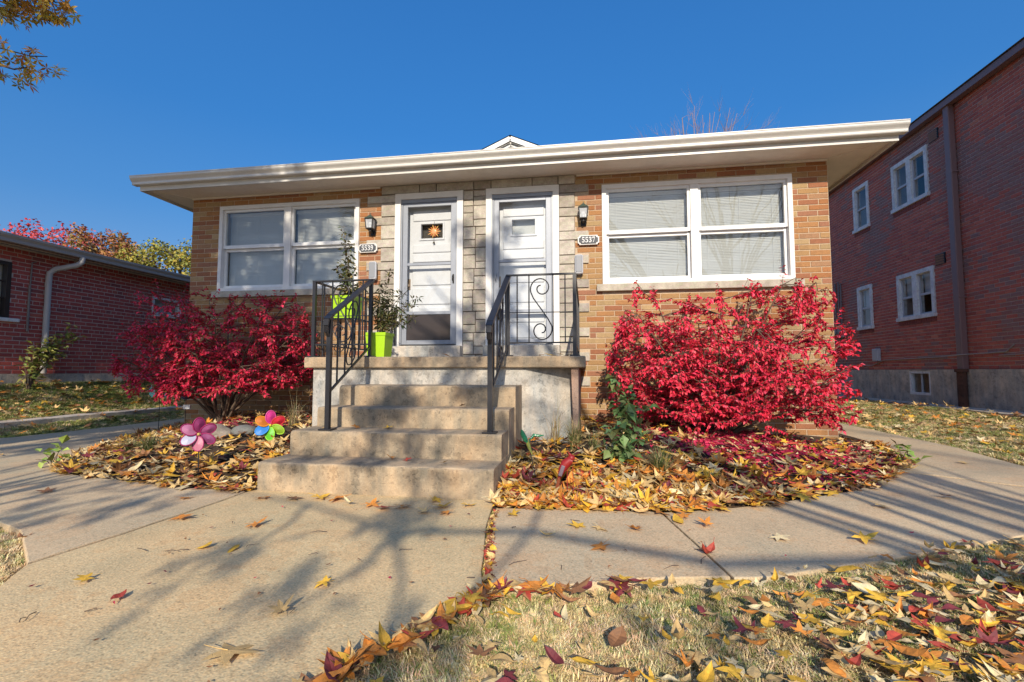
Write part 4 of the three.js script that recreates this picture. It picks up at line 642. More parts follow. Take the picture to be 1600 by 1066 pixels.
  const rw = gb(); for (const [z0, z1, y0] of wins) for (let z = z0; z < z1; z += 0.075) rw.box(X - 0.012, X + 0.007, y0 - 0.125, y0 - 0.035, z + 0.004, Math.min(z1, z + 0.068), [0.30, 0.075, 0.06]); tag(rw.build('rowlock_sill', M.brickV, b), null, null, null, 'stuff');
  const cb = gb(); cb.tube([V(X - 0.012, 0.98, -8.4), V(X - 0.015, 0.95, -6.6), V(X - 0.012, 1.08, -6.1), V(X - 0.02, 1.10, -4.4), V(X - 0.15, 1.12, -3.62), V(X - 0.012, 1.14, -3.1), V(X - 0.012, 1.15, -2.75), V(X - 0.012, 1.26, -2.6)], [0.011], 5); cb.tube([V(X - 0.012, 1.09, -2.9), V(X - 0.012, 1.16, 0.8)], [0.008], 5); cb.build('cable', std({ color: rgb(0.4, 0.33, 0.29), roughness: 0.7 }), b);
  const tx = gb(); tx.rbox(0.09, 0.30, 0.22, 0.02, X - 0.045, 1.21, -6.33); tx.build('cable_box', std({ color: rgb(0.44, 0.44, 0.46), roughness: 0.6 }), b);
  const el = gb(); for (const z of [-8.15, -7.98, -7.86]) el.tube([V(X - 0.03, 1.7, z), V(X - 0.03, 3.25 + 0.05 * Math.sin(z * 40), z)], [0.018], 6); el.build('conduit', std({ color: rgb(0.18, 0.16, 0.16), roughness: 0.6 }), b);
  const me = gb(); me.rbox(0.12, 0.32, 0.24, 0.02, X - 0.06, 1.9, -7.85).tube([V(X - 0.10, 1.9, -8.1), V(X - 0.22, 1.9, -8.1)], [0.09, 0.085], 14); const mm2 = std({ color: rgb(0.30, 0.29, 0.28), roughness: 0.5 }); me.build('meter_box', mm2, b); gb().rbox(0.1, 0.2, 0.2, 0.02, X - 0.05, 1.45, -7.45).build('junction_box', mm2, b);
  rebase(b, X + 4.5, 0, -6.5);
  const pv = gb(); pv.box(X - 0.62, X - 0.04, -0.05, 0.16, -12, ZF + 0.4); tag(pv.build('paving_strip', M.foundation, scene), 'narrow concrete strip along the foot of the two storey building', 'paving', null, 'structure');
}
// ------------------------------------------------------------------ the low brick house on the left
{
  const b = thing('brick_house', 'low dark red brick house with a pale gutter and a slanting downspout', 'house'), X = -9.5, ZF = 3.4, ZB = -11, Y0 = 0.77, Y1 = 2.90;
  const wins = [[-0.06, 0.95, 1.70, 2.64], [-3.45, -2.70, 2.08, 2.48]], w = gb(), B = (z0, z1, y0, y1) => w.box(X - 0.3, X - 0.008, y0, y1, z0, z1);
  B(ZB, -3.45, Y0, Y1); B(-3.45, -2.70, Y0, 2.08); B(-3.45, -2.70, 2.48, Y1); B(-2.70, -0.06, Y0, Y1); B(-0.06, 0.95, Y0, 1.70); B(-0.06, 0.95, 2.64, Y1); B(0.95, ZF, Y0, Y1);
  w.box(X - 8, X - 0.3, Y0, Y1, ZF - 0.3, ZF).box(X - 8, X - 0.3, Y0, Y1, ZB, ZB + 0.3).box(X - 8.3, X - 8, Y0, Y1, ZB, ZF); w.build('wall', M.mortarRed, b);
  const fd = gb(); fd.box(X - 8.3, X + 0.03, -0.2, Y0, ZB, ZF + 0.03); fd.build('foundation', M.foundation, b);
  const pal = [[0.48, 0.095, 0.078], [0.53, 0.11, 0.09], [0.41, 0.08, 0.072], [0.33, 0.09, 0.085], [0.55, 0.145, 0.105]], q0 = new THREE.Quaternion().setFromEuler(new THREE.Euler(0, Math.PI / 2, 0));
  const list = layBricks({ s0: ZB, s1: ZF, y0: Y0, y1: Y1, pitch: 0.0705, len: 0.213, joint: 0.013, rects: wins, seed: 41, headerRow: 6 });
  buildBricks(list, b, (s, y, dz) => ({ pos: V(X + dz, y, s), quat: q0 }), pal, k => k.a < 0.35 ? 0 : k.a < 0.65 ? 1 : k.a < 0.85 ? 2 : k.a < 0.94 ? 3 : 4, (k, q) => inFrame(q, 10) && q.u < 285, 300, 0.200);
  const f0 = wins[0]; { const g = subgroup('window', b), f = gb(), [z0, z1, y0, y1] = f0, t = 0.06; f.box(X - 0.1, X + 0.012, y0, y1, z0, z0 + t).box(X - 0.1, X + 0.012, y0, y1, z1 - t, z1).box(X - 0.1, X + 0.011, y1 - t, y1, z0 + t, z1 - t).box(X - 0.1, X + 0.011, y0, y0 + 0.04, z0 + t, z1 - t); for (const yy of [2.02, 2.30]) f.box(X - 0.05, X - 0.02, yy, yy + 0.025, z0 + t, z1 - t); f.build('frame', M.bronze, g); for (const [p, q] of [[1.74, 2.02], [2.045, 2.30], [2.325, 2.58]]) { const m = mesh('pane', new THREE.PlaneGeometry(z1 - z0 - 2 * t, q - p), M.glass, g); m.position.set(X - 0.035, (p + q) / 2, (z0 + z1) / 2); m.rotation.y = Math.PI / 2; } const cu = gb(); cu.box(X - 0.16, X - 0.15, 2.04, y1, z0, z1); cu.build('blind', M.blind, g); const rm = gb(); rm.box(X - 0.6, X - 0.58, y0 - 0.05, y1 + 0.05, z0 - 0.2, z1 + 0.2); rm.build('room', M.room, g); const s = gb(); s.rbox(0.16, 0.06, z1 - z0 + 0.25, 0.008, X - 0.02, y0 - 0.03, (z0 + z1) / 2); s.build('sill', M.wornWhite, g); }
  { const g = subgroup('window', b), f = gb(), [z0, z1, y0, y1] = wins[1]; f.box(X - 0.1, X + 0.01, y0, y1, z0, z0 + 0.05).box(X - 0.1, X + 0.01, y0, y1, z1 - 0.05, z1).box(X - 0.1, X + 0.009, y1 - 0.05, y1, z0 + 0.05, z1 - 0.05).box(X - 0.1, X + 0.03, y0 - 0.03, y0 + 0.05, z0 + 0.05, z1 - 0.05); f.build('frame', M.wornWhite, g); const m = mesh('pane', new THREE.PlaneGeometry(z1 - z0 - 0.1, y1 - y0 - 0.1), M.glass, g); m.position.set(X - 0.04, (y0 + y1) / 2, (z0 + z1) / 2); m.rotation.y = Math.PI / 2; const cu = gb(); cu.box(X - 0.16, X - 0.15, y0 - 0.1, y1 + 0.05, z0 - 0.1, z1 + 0.1); cu.build('blind', M.greyPaint, g); }
  const so = gb(); so.box(X - 8.6, X + 0.36, Y1, Y1 + 0.015, ZB - 0.4, ZF + 0.36); so.build('soffit', std({ color: rgb(0.50, 0.43, 0.36), roughness: 0.8 }), b);
  const fa = gb(); fa.box(X + 0.34, X + 0.36, Y1 - 0.03, Y1 + 0.06, ZB - 0.4, ZF + 0.36); fa.build('fascia', M.brownMetal, b);
  const sh = new THREE.Shape([[0, 0.12], [0, 0], [0.07, 0], [0.078, 0.05], [0.11, 0.09], [0.115, 0.125], [0.105, 0.125], [0.1, 0.095], [0.065, 0.052], [0.062, 0.008], [0.008, 0.008], [0.008, 0.12]].map(q => new THREE.Vector2(q[0], q[1]))), gg = new THREE.ExtrudeGeometry(sh, { depth: ZF - ZB + 0.7, bevelEnabled: false }); gg.translate(X + 0.361, Y1 - 0.015, ZB - 0.35); gb().add(gg).build('gutter', std({ color: rgb(0.36, 0.33, 0.31), roughness: 0.5 }), b);
  const rf = gb(), y = Y1 + 0.115, x0 = X + 0.40, x1 = X - 8.7, z0 = ZF + 0.4, z1 = ZB - 0.4, rx = (x0 + x1) / 2, hw = (x0 - x1) / 2, rh = y + hw * 0.17, a = [x1, y, z0], c = [x0, y, z0], d = [x0, y, z1], e = [x1, y, z1], r1 = [rx, rh, z0 - hw], r2 = [rx, rh, z1 + hw]; rf.tri(a, c, r1).quad(c, d, r2, r1).tri(d, e, r2).quad(e, a, r1, r2).quad(e, d, c, a); const ms = M.shingle.clone(); ms.side = THREE.DoubleSide; rf.build('roof', ms, b);
  const ds = gb(); ds.tube([V(X + 0.41, Y1 - 0.01, -0.85), V(X + 0.41, Y1 - 0.10, -0.84), V(X + 0.36, Y1 - 0.16, -0.80), V(X + 0.14, Y1 - 0.26, -0.62), V(X + 0.08, Y1 - 0.34, -0.575), V(X + 0.075, Y1 - 0.5, -0.57), V(X + 0.075, 0.78, -0.57)], [0.046], 12); ds.build('downspout', std({ color: rgb(0.42, 0.40, 0.39), roughness: 0.5 }), b);
  const cd = gb(); cd.tube([V(X + 0.02, 2.72, -0.40), V(X + 0.02, 2.70, -0.34), V(X + 0.02, 2.3, -0.33)], [0.012], 6).tube([V(X + 0.3, Y1 - 0.05, 2.5), V(X + 0.3, Y1 - 0.055, -7)], [0.012], 5).tube([V(X + 0.015, 2.3, -0.33), V(X + 0.015, 1.5, -0.33)], [0.02], 6); cd.build('conduit', std({ color: rgb(0.2, 0.17, 0.16), roughness: 0.6 }), b);
  rebase(b, X - 4, 0.4, -4);
}

// ------------------------------------------------------------------ trees
function tree(o) {
  const r = RNG(o.seed), t = thing(o.name, o.label, 'tree'), wood = gb(), lv = gb(), C = V(...o.center), R = V(...o.radii), B = V(...o.base), limbs = [];
  const fork = B.clone().lerp(V(C.x, B.y, C.z), 0.5).setY(o.fork), jw = o.wobble || 0.1;
  if (!o.multi) { const pts = [], top = V(C.x, C.y + R.y * 0.1, C.z); for (let i = 0; i <= 9; i++) { const q = i / 9, cp = V(B.x, o.elbow || 0, B.z), p = o.elbow ? B.clone().multiplyScalar((1 - q) ** 2).addScaledVector(cp, 2 * q * (1 - q)).addScaledVector(top, q * q) : B.clone().lerp(top, q); p.x += jw * (r() - 0.5); p.z += jw * (r() - 0.5); pts.push(p); } pts[0].y -= 0.2; wood.tube(pts, pts.map((_, i) => o.r0 * (1 - 0.085 * i) * (i === 0 ? 1.25 : 1)), 9); limbs.push(...pts.slice(3)); }
  for (let i = 0; i < o.limbs; i++) {
    const az = i * 2.399 + r() * 0.4, el = o.upright ? 1.0 + 0.45 * r() : 0.1 + 1.1 * r(), k = 0.72 + 0.2 * r(), end = C.clone().add(V(Math.cos(az) * Math.cos(el) * R.x * k, Math.sin(el) * R.y * k * (o.upright ? 1 : 0.9), Math.sin(az) * Math.cos(el) * R.z * k));
    const st = o.multi ? B.clone().add(V(0.25 * (r() - 0.5), 0, 0.25 * (r() - 0.5))) : V(C.x * 0.7 + B.x * 0.3, 0, C.z * 0.7 + B.z * 0.3).setY(o.fork + (C.y - o.fork) * r() * 0.8), mid = st.clone().lerp(end, 0.5); mid.y += (end.y - st.y) * (o.multi ? 0.12 : -0.02) + 0.2; mid.addScaledVector(rdir(r), 0.06 * R.x);
    if (!o.multi && o.elbow) { const l = limbs[Math.floor(r() * 7)]; st.copy(l); mid.copy(st).lerp(end, 0.5).add(V(0, 0.2, 0)); } else if (!o.multi) { const f = (st.y - B.y) / (C.y + R.y * 0.1 - B.y); st.x = B.x + (C.x - B.x) * f; st.z = B.z + (C.z - B.z) * f; }
    const pts = []; for (let j = 0; j <= 8; j++) { const q = j / 8, p = st.clone().multiplyScalar((1 - q) ** 2).addScaledVector(mid, 2 * q * (1 - q)).addScaledVector(end, q * q); if (j) p.addScaledVector(rdir(r), 0.04 * R.x * 0.5); pts.push(p); }
    const bad = o.keep && pts.some(p => !o.keep(p)); if (bad) continue;
    const rl = o.rl * (0.8 + 0.4 * r()); wood.tube(pts, pts.map((_, j) => rl * (1 - j / 9) + o.rt), 6); limbs.push(...pts.slice(2));
  }
  let n = 0;
  for (let i = 0; i < o.clusters; i++) {
    const d = rdir(r), q = Math.pow(r(), 0.45), p = C.clone().add(V(d.x * R.x * q, d.y * R.y * q, d.z * R.z * q));
    if (o.lump && nz(p.x * o.lump + 31, p.y * o.lump + p.z * o.lump * 0.7 + 37) < 0.34) continue; if (o.keep && !o.keep(p)) continue; if (o.thin && r() < o.thin(p)) continue;
    let best = null, bd = 1e9; for (const l of limbs) { const e = l.distanceTo(p) + (l.y > p.y ? 0.8 : 0); if (e < bd) { bd = e; best = l; } }
    const m = best.clone().lerp(p, 0.55).addScaledVector(rdir(r), bd * 0.1); m.y += bd * 0.06; wood.tube([best, m, p], [o.rt * 1.3, o.rt, o.rt * 0.5], 4, null, false);
    const tw = o.twigs || 0; for (let k = 0; k < tw; k++) { const td = rdir(r).add(p.clone().sub(best).normalize().multiplyScalar(1.2)).add(V(0, o.upright ? 1.4 : 0.4, 0)).normalize(), l = o.twigLen * (0.5 + r()), e = p.clone().addScaledVector(td, l); if (o.keep && !o.keep(e)) continue; const mm = p.clone().addScaledVector(td, l * 0.5).addScaledVector(rdir(r), l * 0.08); wood.tube([p, mm, e], [o.rt * 0.55, o.rt * 0.4, o.rt * 0.2], 3, null, false); }
    const col = o.cols && o.cols[Math.floor(r() * o.cols.length)];
    for (let k = 0; k < (o.leaves || 0); k++) {
      const lp = p.clone().addScaledVector(rdir(r), o.cr * Math.pow(r(), 0.5)); lp.y -= o.cr * 0.15; if (o.keep && !o.keep(lp)) continue;
      const dd = rdir(r); dd.y = dd.y * 0.5 - 0.45; dd.normalize(); const cc = jit(r() < 0.75 ? col : o.cols[Math.floor(r() * o.cols.length)], r, 0.4), s = o.size * (0.7 + 0.6 * r()); n++;
      if (o.star) starInto(lv, lp, dd, rdir(r), s, cc); else addLeaf(lv, lp, dd, rdir(r), s, s * 0.75, cc);
    }
  }
  if (o.extra) o.extra(wood, lv, r, limbs);
  wood.build('trunk', o.bark || M.bark, t); if (lv.p.length) lv.build('crown', M.foliage, t); console.log(o.name, 'leaves', n, 'tris', wood.p.length / 9 | 0);
  rebase(t, ...o.base);
}
function starInto(g, p, d, n, s, col) { // low star leaf: five kite lobes
  const a = d.clone().cross(n).normalize(), u = d; const P = (ang, l) => { const v = p.clone().addScaledVector(u, Math.cos(ang) * l * s).addScaledVector(a, Math.sin(ang) * l * s); return [v.x, v.y, v.z]; };
  const O = [p.x, p.y, p.z]; for (const [an, l] of [[0, 0.62], [1.08, 0.6], [-1.08, 0.6], [2.2, 0.45], [-2.2, 0.45]]) { const w = 0.34; g.tri(O, P(an - w, l * 0.5), P(an, l), col); g.tri(O, P(an, l), P(an + w, l * 0.5), col); }
}
const outOfView = (p, m = 25) => !inFrame(project(p), m);
const cornerView = p => { const q = project(p); if (!inFrame(q, 10)) return true; return false; };
const gumCols = [[0.36, 0.23, 0.03], [0.42, 0.19, 0.03], [0.20, 0.17, 0.03], [0.48, 0.30, 0.03], [0.34, 0.12, 0.02]];
tree({ // leafy sweetgum standing left of the camera; a few twigs hang into view
  name: 'sweetgum_tree', label: 'golden brown sweetgum whose leafy twigs hang against the sky over the left house', base: [-6.0, 0.0, 10.4], center: [-5.6, 6.9, 9.0], radii: [3.1, 3.1, 3.3], r0: 0.2, fork: 2.6, limbs: 15, rl: 0.07, rt: 0.013, clusters: 430, leaves: 46, cr: 0.5, size: 0.20, thin: p => p.x < -6.2 ? 0.62 : p.y < 5.6 ? 0.3 : 0, star: true, cols: gumCols, seed: 51, keep: p => outOfView(p, 30),
  extra(wood, lv, r, limbs) {
    const tw = (pts, n) => { const P = pts.map(q => V(...q)); wood.tube(P, P.map((_, i) => 0.016 * (1 - i / P.length) + 0.003), 4); for (let i = 0; i < n; i++) { const f = Math.pow(r(), 0.7) * (P.length - 1.001), k = Math.floor(f), p = P[k].clone().lerp(P[k + 1], f - k).addScaledVector(rdir(r), 0.16); p.y -= 0.07; const dd = rdir(r); dd.y = -Math.abs(dd.y) * 0.6 - 0.5; dd.normalize(); starInto(lv, p, dd, rdir(r), 0.17 * (0.8 + 0.5 * r()), jit([[0.62, 0.40, 0.04], [0.55, 0.27, 0.04], [0.36, 0.30, 0.05], [0.66, 0.44, 0.05], [0.5, 0.2, 0.03]][Math.floor(r() * 5)], r, 0.4)); } };
    const near = limbs.reduce((a, b) => a.distanceTo(V(-8.2, 6.2, 3.2)) < b.distanceTo(V(-8.2, 6.2, 3.2)) ? a : b);
    const N = [near.x, near.y, near.z];
    tw([N, [-8.6, 6.0, 3.0], [-8.1, 5.55, 1.9], [-7.75, 5.15, 1.45], [-7.35, 5.05, 1.36], [-7.12, 5.04, 1.33]], 62);
    tw([[-8.1, 5.55, 1.9], [-7.9, 4.95, 1.5], [-7.55, 4.86, 1.4], [-7.3, 4.9, 1.36]], 40);
    tw([N, [-8.1, 6.5, 2.6], [-7.6, 6.0, 1.7], [-7.25, 5.78, 1.42], [-6.86, 5.74, 1.36]], 200);
    tw([[-7.6, 6.0, 1.7], [-7.7, 5.8, 1.45], [-7.45, 5.66, 1.4]], 70);
  }
});
tree({ name: 'sweetgum_tree', label: 'half bare sweetgum by the walk whose leaf shadows fall on the steps', base: [3.4, 0.0, 10.6], center: [-0.42, 5.7, 10.0], radii: [1.2, 2.75, 1.0], r0: 0.085, elbow: 3.9, fork: 3.0, limbs: 16, rl: 0.032, rt: 0.010, clusters: 44, leaves: 24, cr: 0.22, size: 0.18, star: true, cols: gumCols, seed: 52, keep: p => outOfView(p, 30),
  extra(wood, lv, r, limbs) { // a long low limb reaching left over the walk, with a few leafy side shoots
    const lo = limbs.reduce((a, b) => Math.abs(a.y - 3.1) + Math.abs(a.x - 3) < Math.abs(b.y - 3.1) + Math.abs(b.x - 3) ? a : b), P = [lo, V(2.2, 3.25, 10.4), V(1.3, 3.18, 10.45), V(0.5, 3.3, 10.4), V(-0.2, 3.22, 10.35), V(-0.9, 3.4, 10.3), V(-1.5, 3.45, 10.2)]; wood.tube(P, [0.04, 0.034, 0.028, 0.023, 0.018, 0.013, 0.008], 7);
    const shoots = [[1.3, 3.18, 10.45, 1.0, 2.75, 10.3], [0.5, 3.3, 10.4, 0.15, 2.72, 10.25], [-0.2, 3.22, 10.35, -0.35, 2.7, 10.2], [-0.2, 3.22, 10.35, 0.05, 2.45, 10.15], [-0.9, 3.4, 10.3, -0.85, 2.9, 10.2], [0.5, 3.3, 10.4, 0.6, 3.9, 10.4], [-1.5, 3.45, 10.2, -1.9, 3.3, 10.1]];
    for (const [a, b, c, d, e, f] of shoots) { const A = V(a, b, c), E = V(d, e, f); wood.tube([A, A.clone().lerp(E, 0.5).add(V(0.05, 0.05, 0)), E], [0.02, 0.014, 0.008], 5); for (let k = 0; k < 15; k++) { const p = E.clone().addScaledVector(rdir(r), 0.26 * Math.sqrt(r())), dd = rdir(r); dd.y = dd.y * 0.5 - 0.45; dd.normalize(); starInto(lv, p, dd, rdir(r), 0.17, jit(gumCols[Math.floor(r() * gumCols.length)], r, 0.4)); } }
  } });
tree({ name: 'bare_tree', label: 'bare many stemmed tree by the street whose stem shadows stripe the curved walk', base: [3.0, 0.0, 8.6], center: [3.1, 1.6, 8.6], radii: [2.2, 2.9, 1.0], r0: 0.1, fork: 0.6, multi: true, upright: true, limbs: 17, rl: 0.056, rt: 0.007, clusters: 40, twigs: 3, twigLen: 0.3, seed: 53, keep: p => outOfView(p, 30) });
tree({ name: 'bare_tree', label: 'tall bare tree across the street mirrored in the right window', base: [9.6, 0.0, 25], center: [8.6, 10.5, 25], radii: [6, 5.5, 5], r0: 0.24, fork: 3, limbs: 22, rl: 0.08, rt: 0.010, clusters: 200, twigs: 7, twigLen: 0.9, seed: 54, keep: p => outOfView(p, 30) });
tree({ name: 'bare_tree', label: 'slender young bare tree by the street beside the left walk', base: [-3.4, 0.0, 9.0], center: [-3.4, 1.5, 9.0], radii: [1.7, 2.2, 0.9], r0: 0.06, fork: 1.2, multi: true, upright: true, limbs: 12, rl: 0.05, rt: 0.006, clusters: 60, twigs: 3, twigLen: 0.3, leaves: 9, cr: 0.4, size: 0.13, star: true, cols: gumCols, seed: 55, keep: p => outOfView(p, 30) });
// trees beyond the houses
tree({ name: 'maple_tree', label: 'bright red autumn tree behind the low brick house', base: [-33.5, 0.5, -18.5], center: [-33.5, 6.5, -18.5], radii: [3.6, 3.6, 3.4], r0: 0.3, fork: 2.5, limbs: 14, rl: 0.12, rt: 0.03, clusters: 230, leaves: 70, cr: 0.7, size: 0.19, cols: [[0.50, 0.05, 0.055], [0.42, 0.03, 0.04], [0.56, 0.09, 0.08]], lump: 0.6, seed: 61 });
tree({ name: 'oak_tree', label: 'rust brown autumn tree between the red and the yellow green trees', base: [-29.3, 0.5, -18.8], center: [-29.3, 6.5, -18.8], radii: [3.1, 3.2, 3], r0: 0.3, fork: 2.5, limbs: 14, rl: 0.12, rt: 0.03, clusters: 200, leaves: 70, cr: 0.65, size: 0.18, cols: [[0.30, 0.11, 0.035], [0.24, 0.085, 0.03], [0.34, 0.17, 0.04], [0.22, 0.14, 0.03]], lump: 0.6, seed: 62 });
tree({ name: 'linden_tree', label: 'yellow green tree behind the low brick house, nearest its far roof end', base: [-24.5, 0.5, -19.2], center: [-24.3, 6.2, -19.2], radii: [4.1, 3.2, 3], r0: 0.3, fork: 2.2, limbs: 14, rl: 0.12, rt: 0.03, clusters: 250, leaves: 70, cr: 0.65, size: 0.18, cols: [[0.34, 0.27, 0.03], [0.24, 0.22, 0.03], [0.40, 0.31, 0.04], [0.20, 0.2, 0.035]], lump: 0.6, seed: 63 });
tree({ name: 'bare_tree', label: 'bare tree whose pinkish twig tips rise above the duplex roof', base: [5.2, 0.2, -17.5], center: [5.6, 10.3, -17.5], radii: [4.2, 3.7, 3], r0: 0.16, fork: 3, upright: true, limbs: 20, rl: 0.03, rt: 0.0065, clusters: 190, twigs: 7, twigLen: 0.8, bark: M.pinkTwig, seed: 64 });

// ------------------------------------------------------------------ potted plants, weeds and tufts
function leafyPlant(parent, o) { // stems with leaves; base in world coordinates
  const r = RNG(o.seed), st = gb(), lv = gb(), B = V(...o.base);
  for (const [dx, dy, dz, bend] of o.stems) {
    const tip = B.clone().add(V(dx, dy, dz)), b0 = B.clone().add(V(0.05 * (r() - 0.5), 0, 0.05 * (r() - 0.5))), mid = B.clone().lerp(tip, 0.5).add(V(-dx * 0.2, (bend || 0.1) * dy, -dz * 0.2)), pts = []; for (let k = 0; k <= 7; k++) { const q = k / 7; pts.push(b0.clone().multiplyScalar((1 - q) ** 2).addScaledVector(mid, 2 * q * (1 - q)).addScaledVector(tip, q * q)); }
    st.tube(pts, pts.map((_, k) => (o.sr || 0.005) * (1 - k / 9)), 4, null, false);
    const L = tip.distanceTo(B), n = Math.round(L * o.density); for (let i = 0; i < n; i++) {
      const f = (o.from + (1 - o.from) * r()) * 6.999, k = Math.floor(f), p = pts[k].clone().lerp(pts[k + 1], f - k), d = rdir(r); d.y = d.y * 0.6 + (o.droop || -0.15); d.normalize();
      const off = p.clone().addScaledVector(d, (o.reach || 0.03) * r()); if (o.reach) st.tube([p, off], [0.0015], 3, null, false); const s = o.size * (0.6 + 0.7 * r()); addLeaf(lv, off, d, V(0, 1, 0).addScaledVector(rdir(r), 0.7).normalize(), s, s * o.ratio, jit(o.cols[Math.floor(r() * o.cols.length)], r, 0.4));
    }
  }
  st.build('stems', o.wood || M.twig, parent); lv.build('foliage', M.foliage, parent);
}
const lime = std({ color: rgb(0.36, 0.60, 0.015), roughness: 0.4 });
function pot(parent, x, y, z, w, h) {
  const g = gb(), k = 0.82, R = (yy, s) => [[-s, s], [s, s], [s, -s], [-s, -s]].map(q => [x + q[0] * w / 2, yy, z + q[1] * w / 2]); const ring = (a, b) => { for (let i = 0; i < 4; i++) { const j = (i + 1) % 4; g.quad(a[i], a[j], b[j], b[i]); } };
  const r0 = R(y, k), r1 = R(y + h * 0.88, 0.97), r2 = R(y + h * 0.88, 1.03), r3 = R(y + h, 1.05), r4 = R(y + h, 0.95), r5 = R(y + h * 0.8, 0.93); ring(r0, r1); ring(r1, r2); ring(r2, r3); ring(r3, r4); ring(r4, r5); g.quad(r0[3], r0[2], r0[1], r0[0]); g.build('pot', lime, parent);
  const s = gb(); s.quad(...R(y + h * 0.82, 0.935)); s.build('potting_soil', M.soil, parent);
}
const green = [[0.06, 0.085, 0.02], [0.085, 0.10, 0.025], [0.045, 0.06, 0.02], [0.14, 0.13, 0.04], [0.20, 0.16, 0.05]];
{
  const p = thing('potted_plant', 'bushy green plant in a lime green pot standing on the landing', 'plant'); pot(p, -2.055, 0.957, 1.92, 0.21, 0.245);
  const r = RNG(71), stems = Array.from({ length: 17 }, (_, i) => { const a = i * 2.4, q = 0.10 + 0.24 * r(); return [Math.cos(a) * q + 0.10, 0.22 + 0.42 * r() - q * 0.3, Math.sin(a) * q * 0.6, 0.25]; }); stems.push([0.33, 0.22, 0.05, 0.5], [0.30, 0.32, 0.0, 0.4], [0.10, 0.68, 0, 0.1], [0.36, 0.12, 0.1, 0.8]);
  leafyPlant(p, { base: [-2.055, 1.16, 1.92], stems, density: 130, from: 0.15, size: 0.056, ratio: 0.3, cols: green, seed: 72, droop: -0.1 }); rebase(p, -2.055, 0.957, 1.92);
  const st = thing('plant_stand', 'black iron plant stand behind the left railing', 'stand'); const x = -2.45, z = 1.84, T0 = 1.355, w = 0.16; gb().rbox(0.34, 0.014, 0.34, 0.004, x, T0 - 0.008, z).build('top', M.iron, st);
  for (const [i, j] of [[-1, -1], [-1, 1], [1, -1], [1, 1]]) gb().tube([V(x + i * w, T0 - 0.015, z + j * w), V(x + i * w * 1.05, T0 - 0.03, z + j * w * 1.05), V(x + i * w * 1.06, 0.958, z + j * w * 1.06)], [0.011], 6).build('leg', M.iron, st);
  gb().tube(sScroll((u, v) => V(x - 0.07 + u * 0.6, 1.0 + v * 0.5, z + w * 1.05)), [0.005], 5).build('scroll', M.iron, st); rebase(st, x, 0.957, z);
  const q = thing('potted_plant', 'tall leggy rose like plant in a lime green pot on the black stand', 'plant'); pot(q, -2.45, T0, 1.84, 0.235, 0.235);
  leafyPlant(q, { base: [-2.45, T0 + 0.19, 1.84], stems: [[0.0, 0.62, 0, 0.1], [-0.05, 0.80, 0.03, 0.1], [0.12, 0.36, 0.05, 0.2], [-0.12, 0.45, -0.04, 0.15], [0.22, 0.22, -0.05, 0.3], [-0.08, 0.35, 0.1, 0.2], [0.03, 0.46, 0.08, 0.1], [0.02, 0.25, 0.1, 0.2], [0.14, 0.18, 0, 0.3]], density: 110, from: 0.15, size: 0.05, ratio: 0.55, cols: green, seed: 73, reach: 0.04 }); rebase(q, -2.45, T0, 1.84);
  const v = thing('vine_plant', 'upright green heart leaved weed between the steps and the bright crimson shrub', 'plant'); leafyPlant(v, { base: [0.28, 0.06, 2.65], stems: [[-0.06, 0.72, 0, 0.1], [0.04, 0.55, 0.04, 0.1], [0.20, 0.5, -0.04, 0.2], [-0.10, 0.34, 0.05, 0.2], [0.14, 0.28, 0.08, 0.2], [-0.02, 0.42, 0.1, 0.1], [0.06, 0.66, -0.08, 0.1], [-0.16, 0.2, 0.08, 0.3]], density: 80, from: 0.05, size: 0.076, ratio: 0.8, cols: [[0.085, 0.16, 0.05], [0.06, 0.12, 0.04], [0.12, 0.19, 0.06], [0.16, 0.2, 0.07]], seed: 74, reach: 0.03, wood: std({ color: rgb(0.12, 0.14, 0.05) }) }); rebase(v, 0.28, 0.06, 2.65);
  const sp = thing('sapling', 'leaning yellow green sapling at the foot of the pale downspout', 'plant'); leafyPlant(sp, { base: [-9.15, 0.52, -0.15], stems: [[0.02, 1.12, -0.62, 0.02], [0.05, 0.98, -0.75, 0.0], [0.05, 0.9, -0.35, 0.05], [0, 0.75, -0.1, 0.1], [0.03, 0.45, 0.1, 0.1], [0.05, 0.3, -0.1, 0.1], [-0.02, 0.6, -0.5, 0.0], [0.02, 0.85, -0.22, 0.1]], density: 46, from: 0.4, size: 0.10, ratio: 0.6, sr: 0.014, cols: [[0.24, 0.26, 0.05], [0.16, 0.19, 0.04], [0.32, 0.30, 0.08]], seed: 75, reach: 0.06, droop: -0.05 }); rebase(sp, -9.15, 0.5, -0.15);
  for (const [bx, bz, label, sd] of [[-4.55, 2.93, 'small bright green weed at the tip of the shaded bed', 76], [2.74, 1.72, 'small bright green weed at the edge of the bed beside the side walk', 77]]) { const w = thing('green_weed', label, 'weed'); leafyPlant(w, { base: [bx, 0.0, bz], stems: [[-0.10, 0.13, 0.05, 0.3], [0.08, 0.16, 0.0, 0.3], [0.1, 0.06, 0.1, 0.4], [-0.04, 0.08, 0.12, 0.3], [0.0, 0.18, -0.05, 0.1]], density: 26, from: 0.5, size: 0.085, ratio: 0.75, cols: [[0.20, 0.30, 0.05], [0.28, 0.36, 0.07]], seed: sd, droop: 0.15 }); rebase(w, bx, 0, bz); }
}
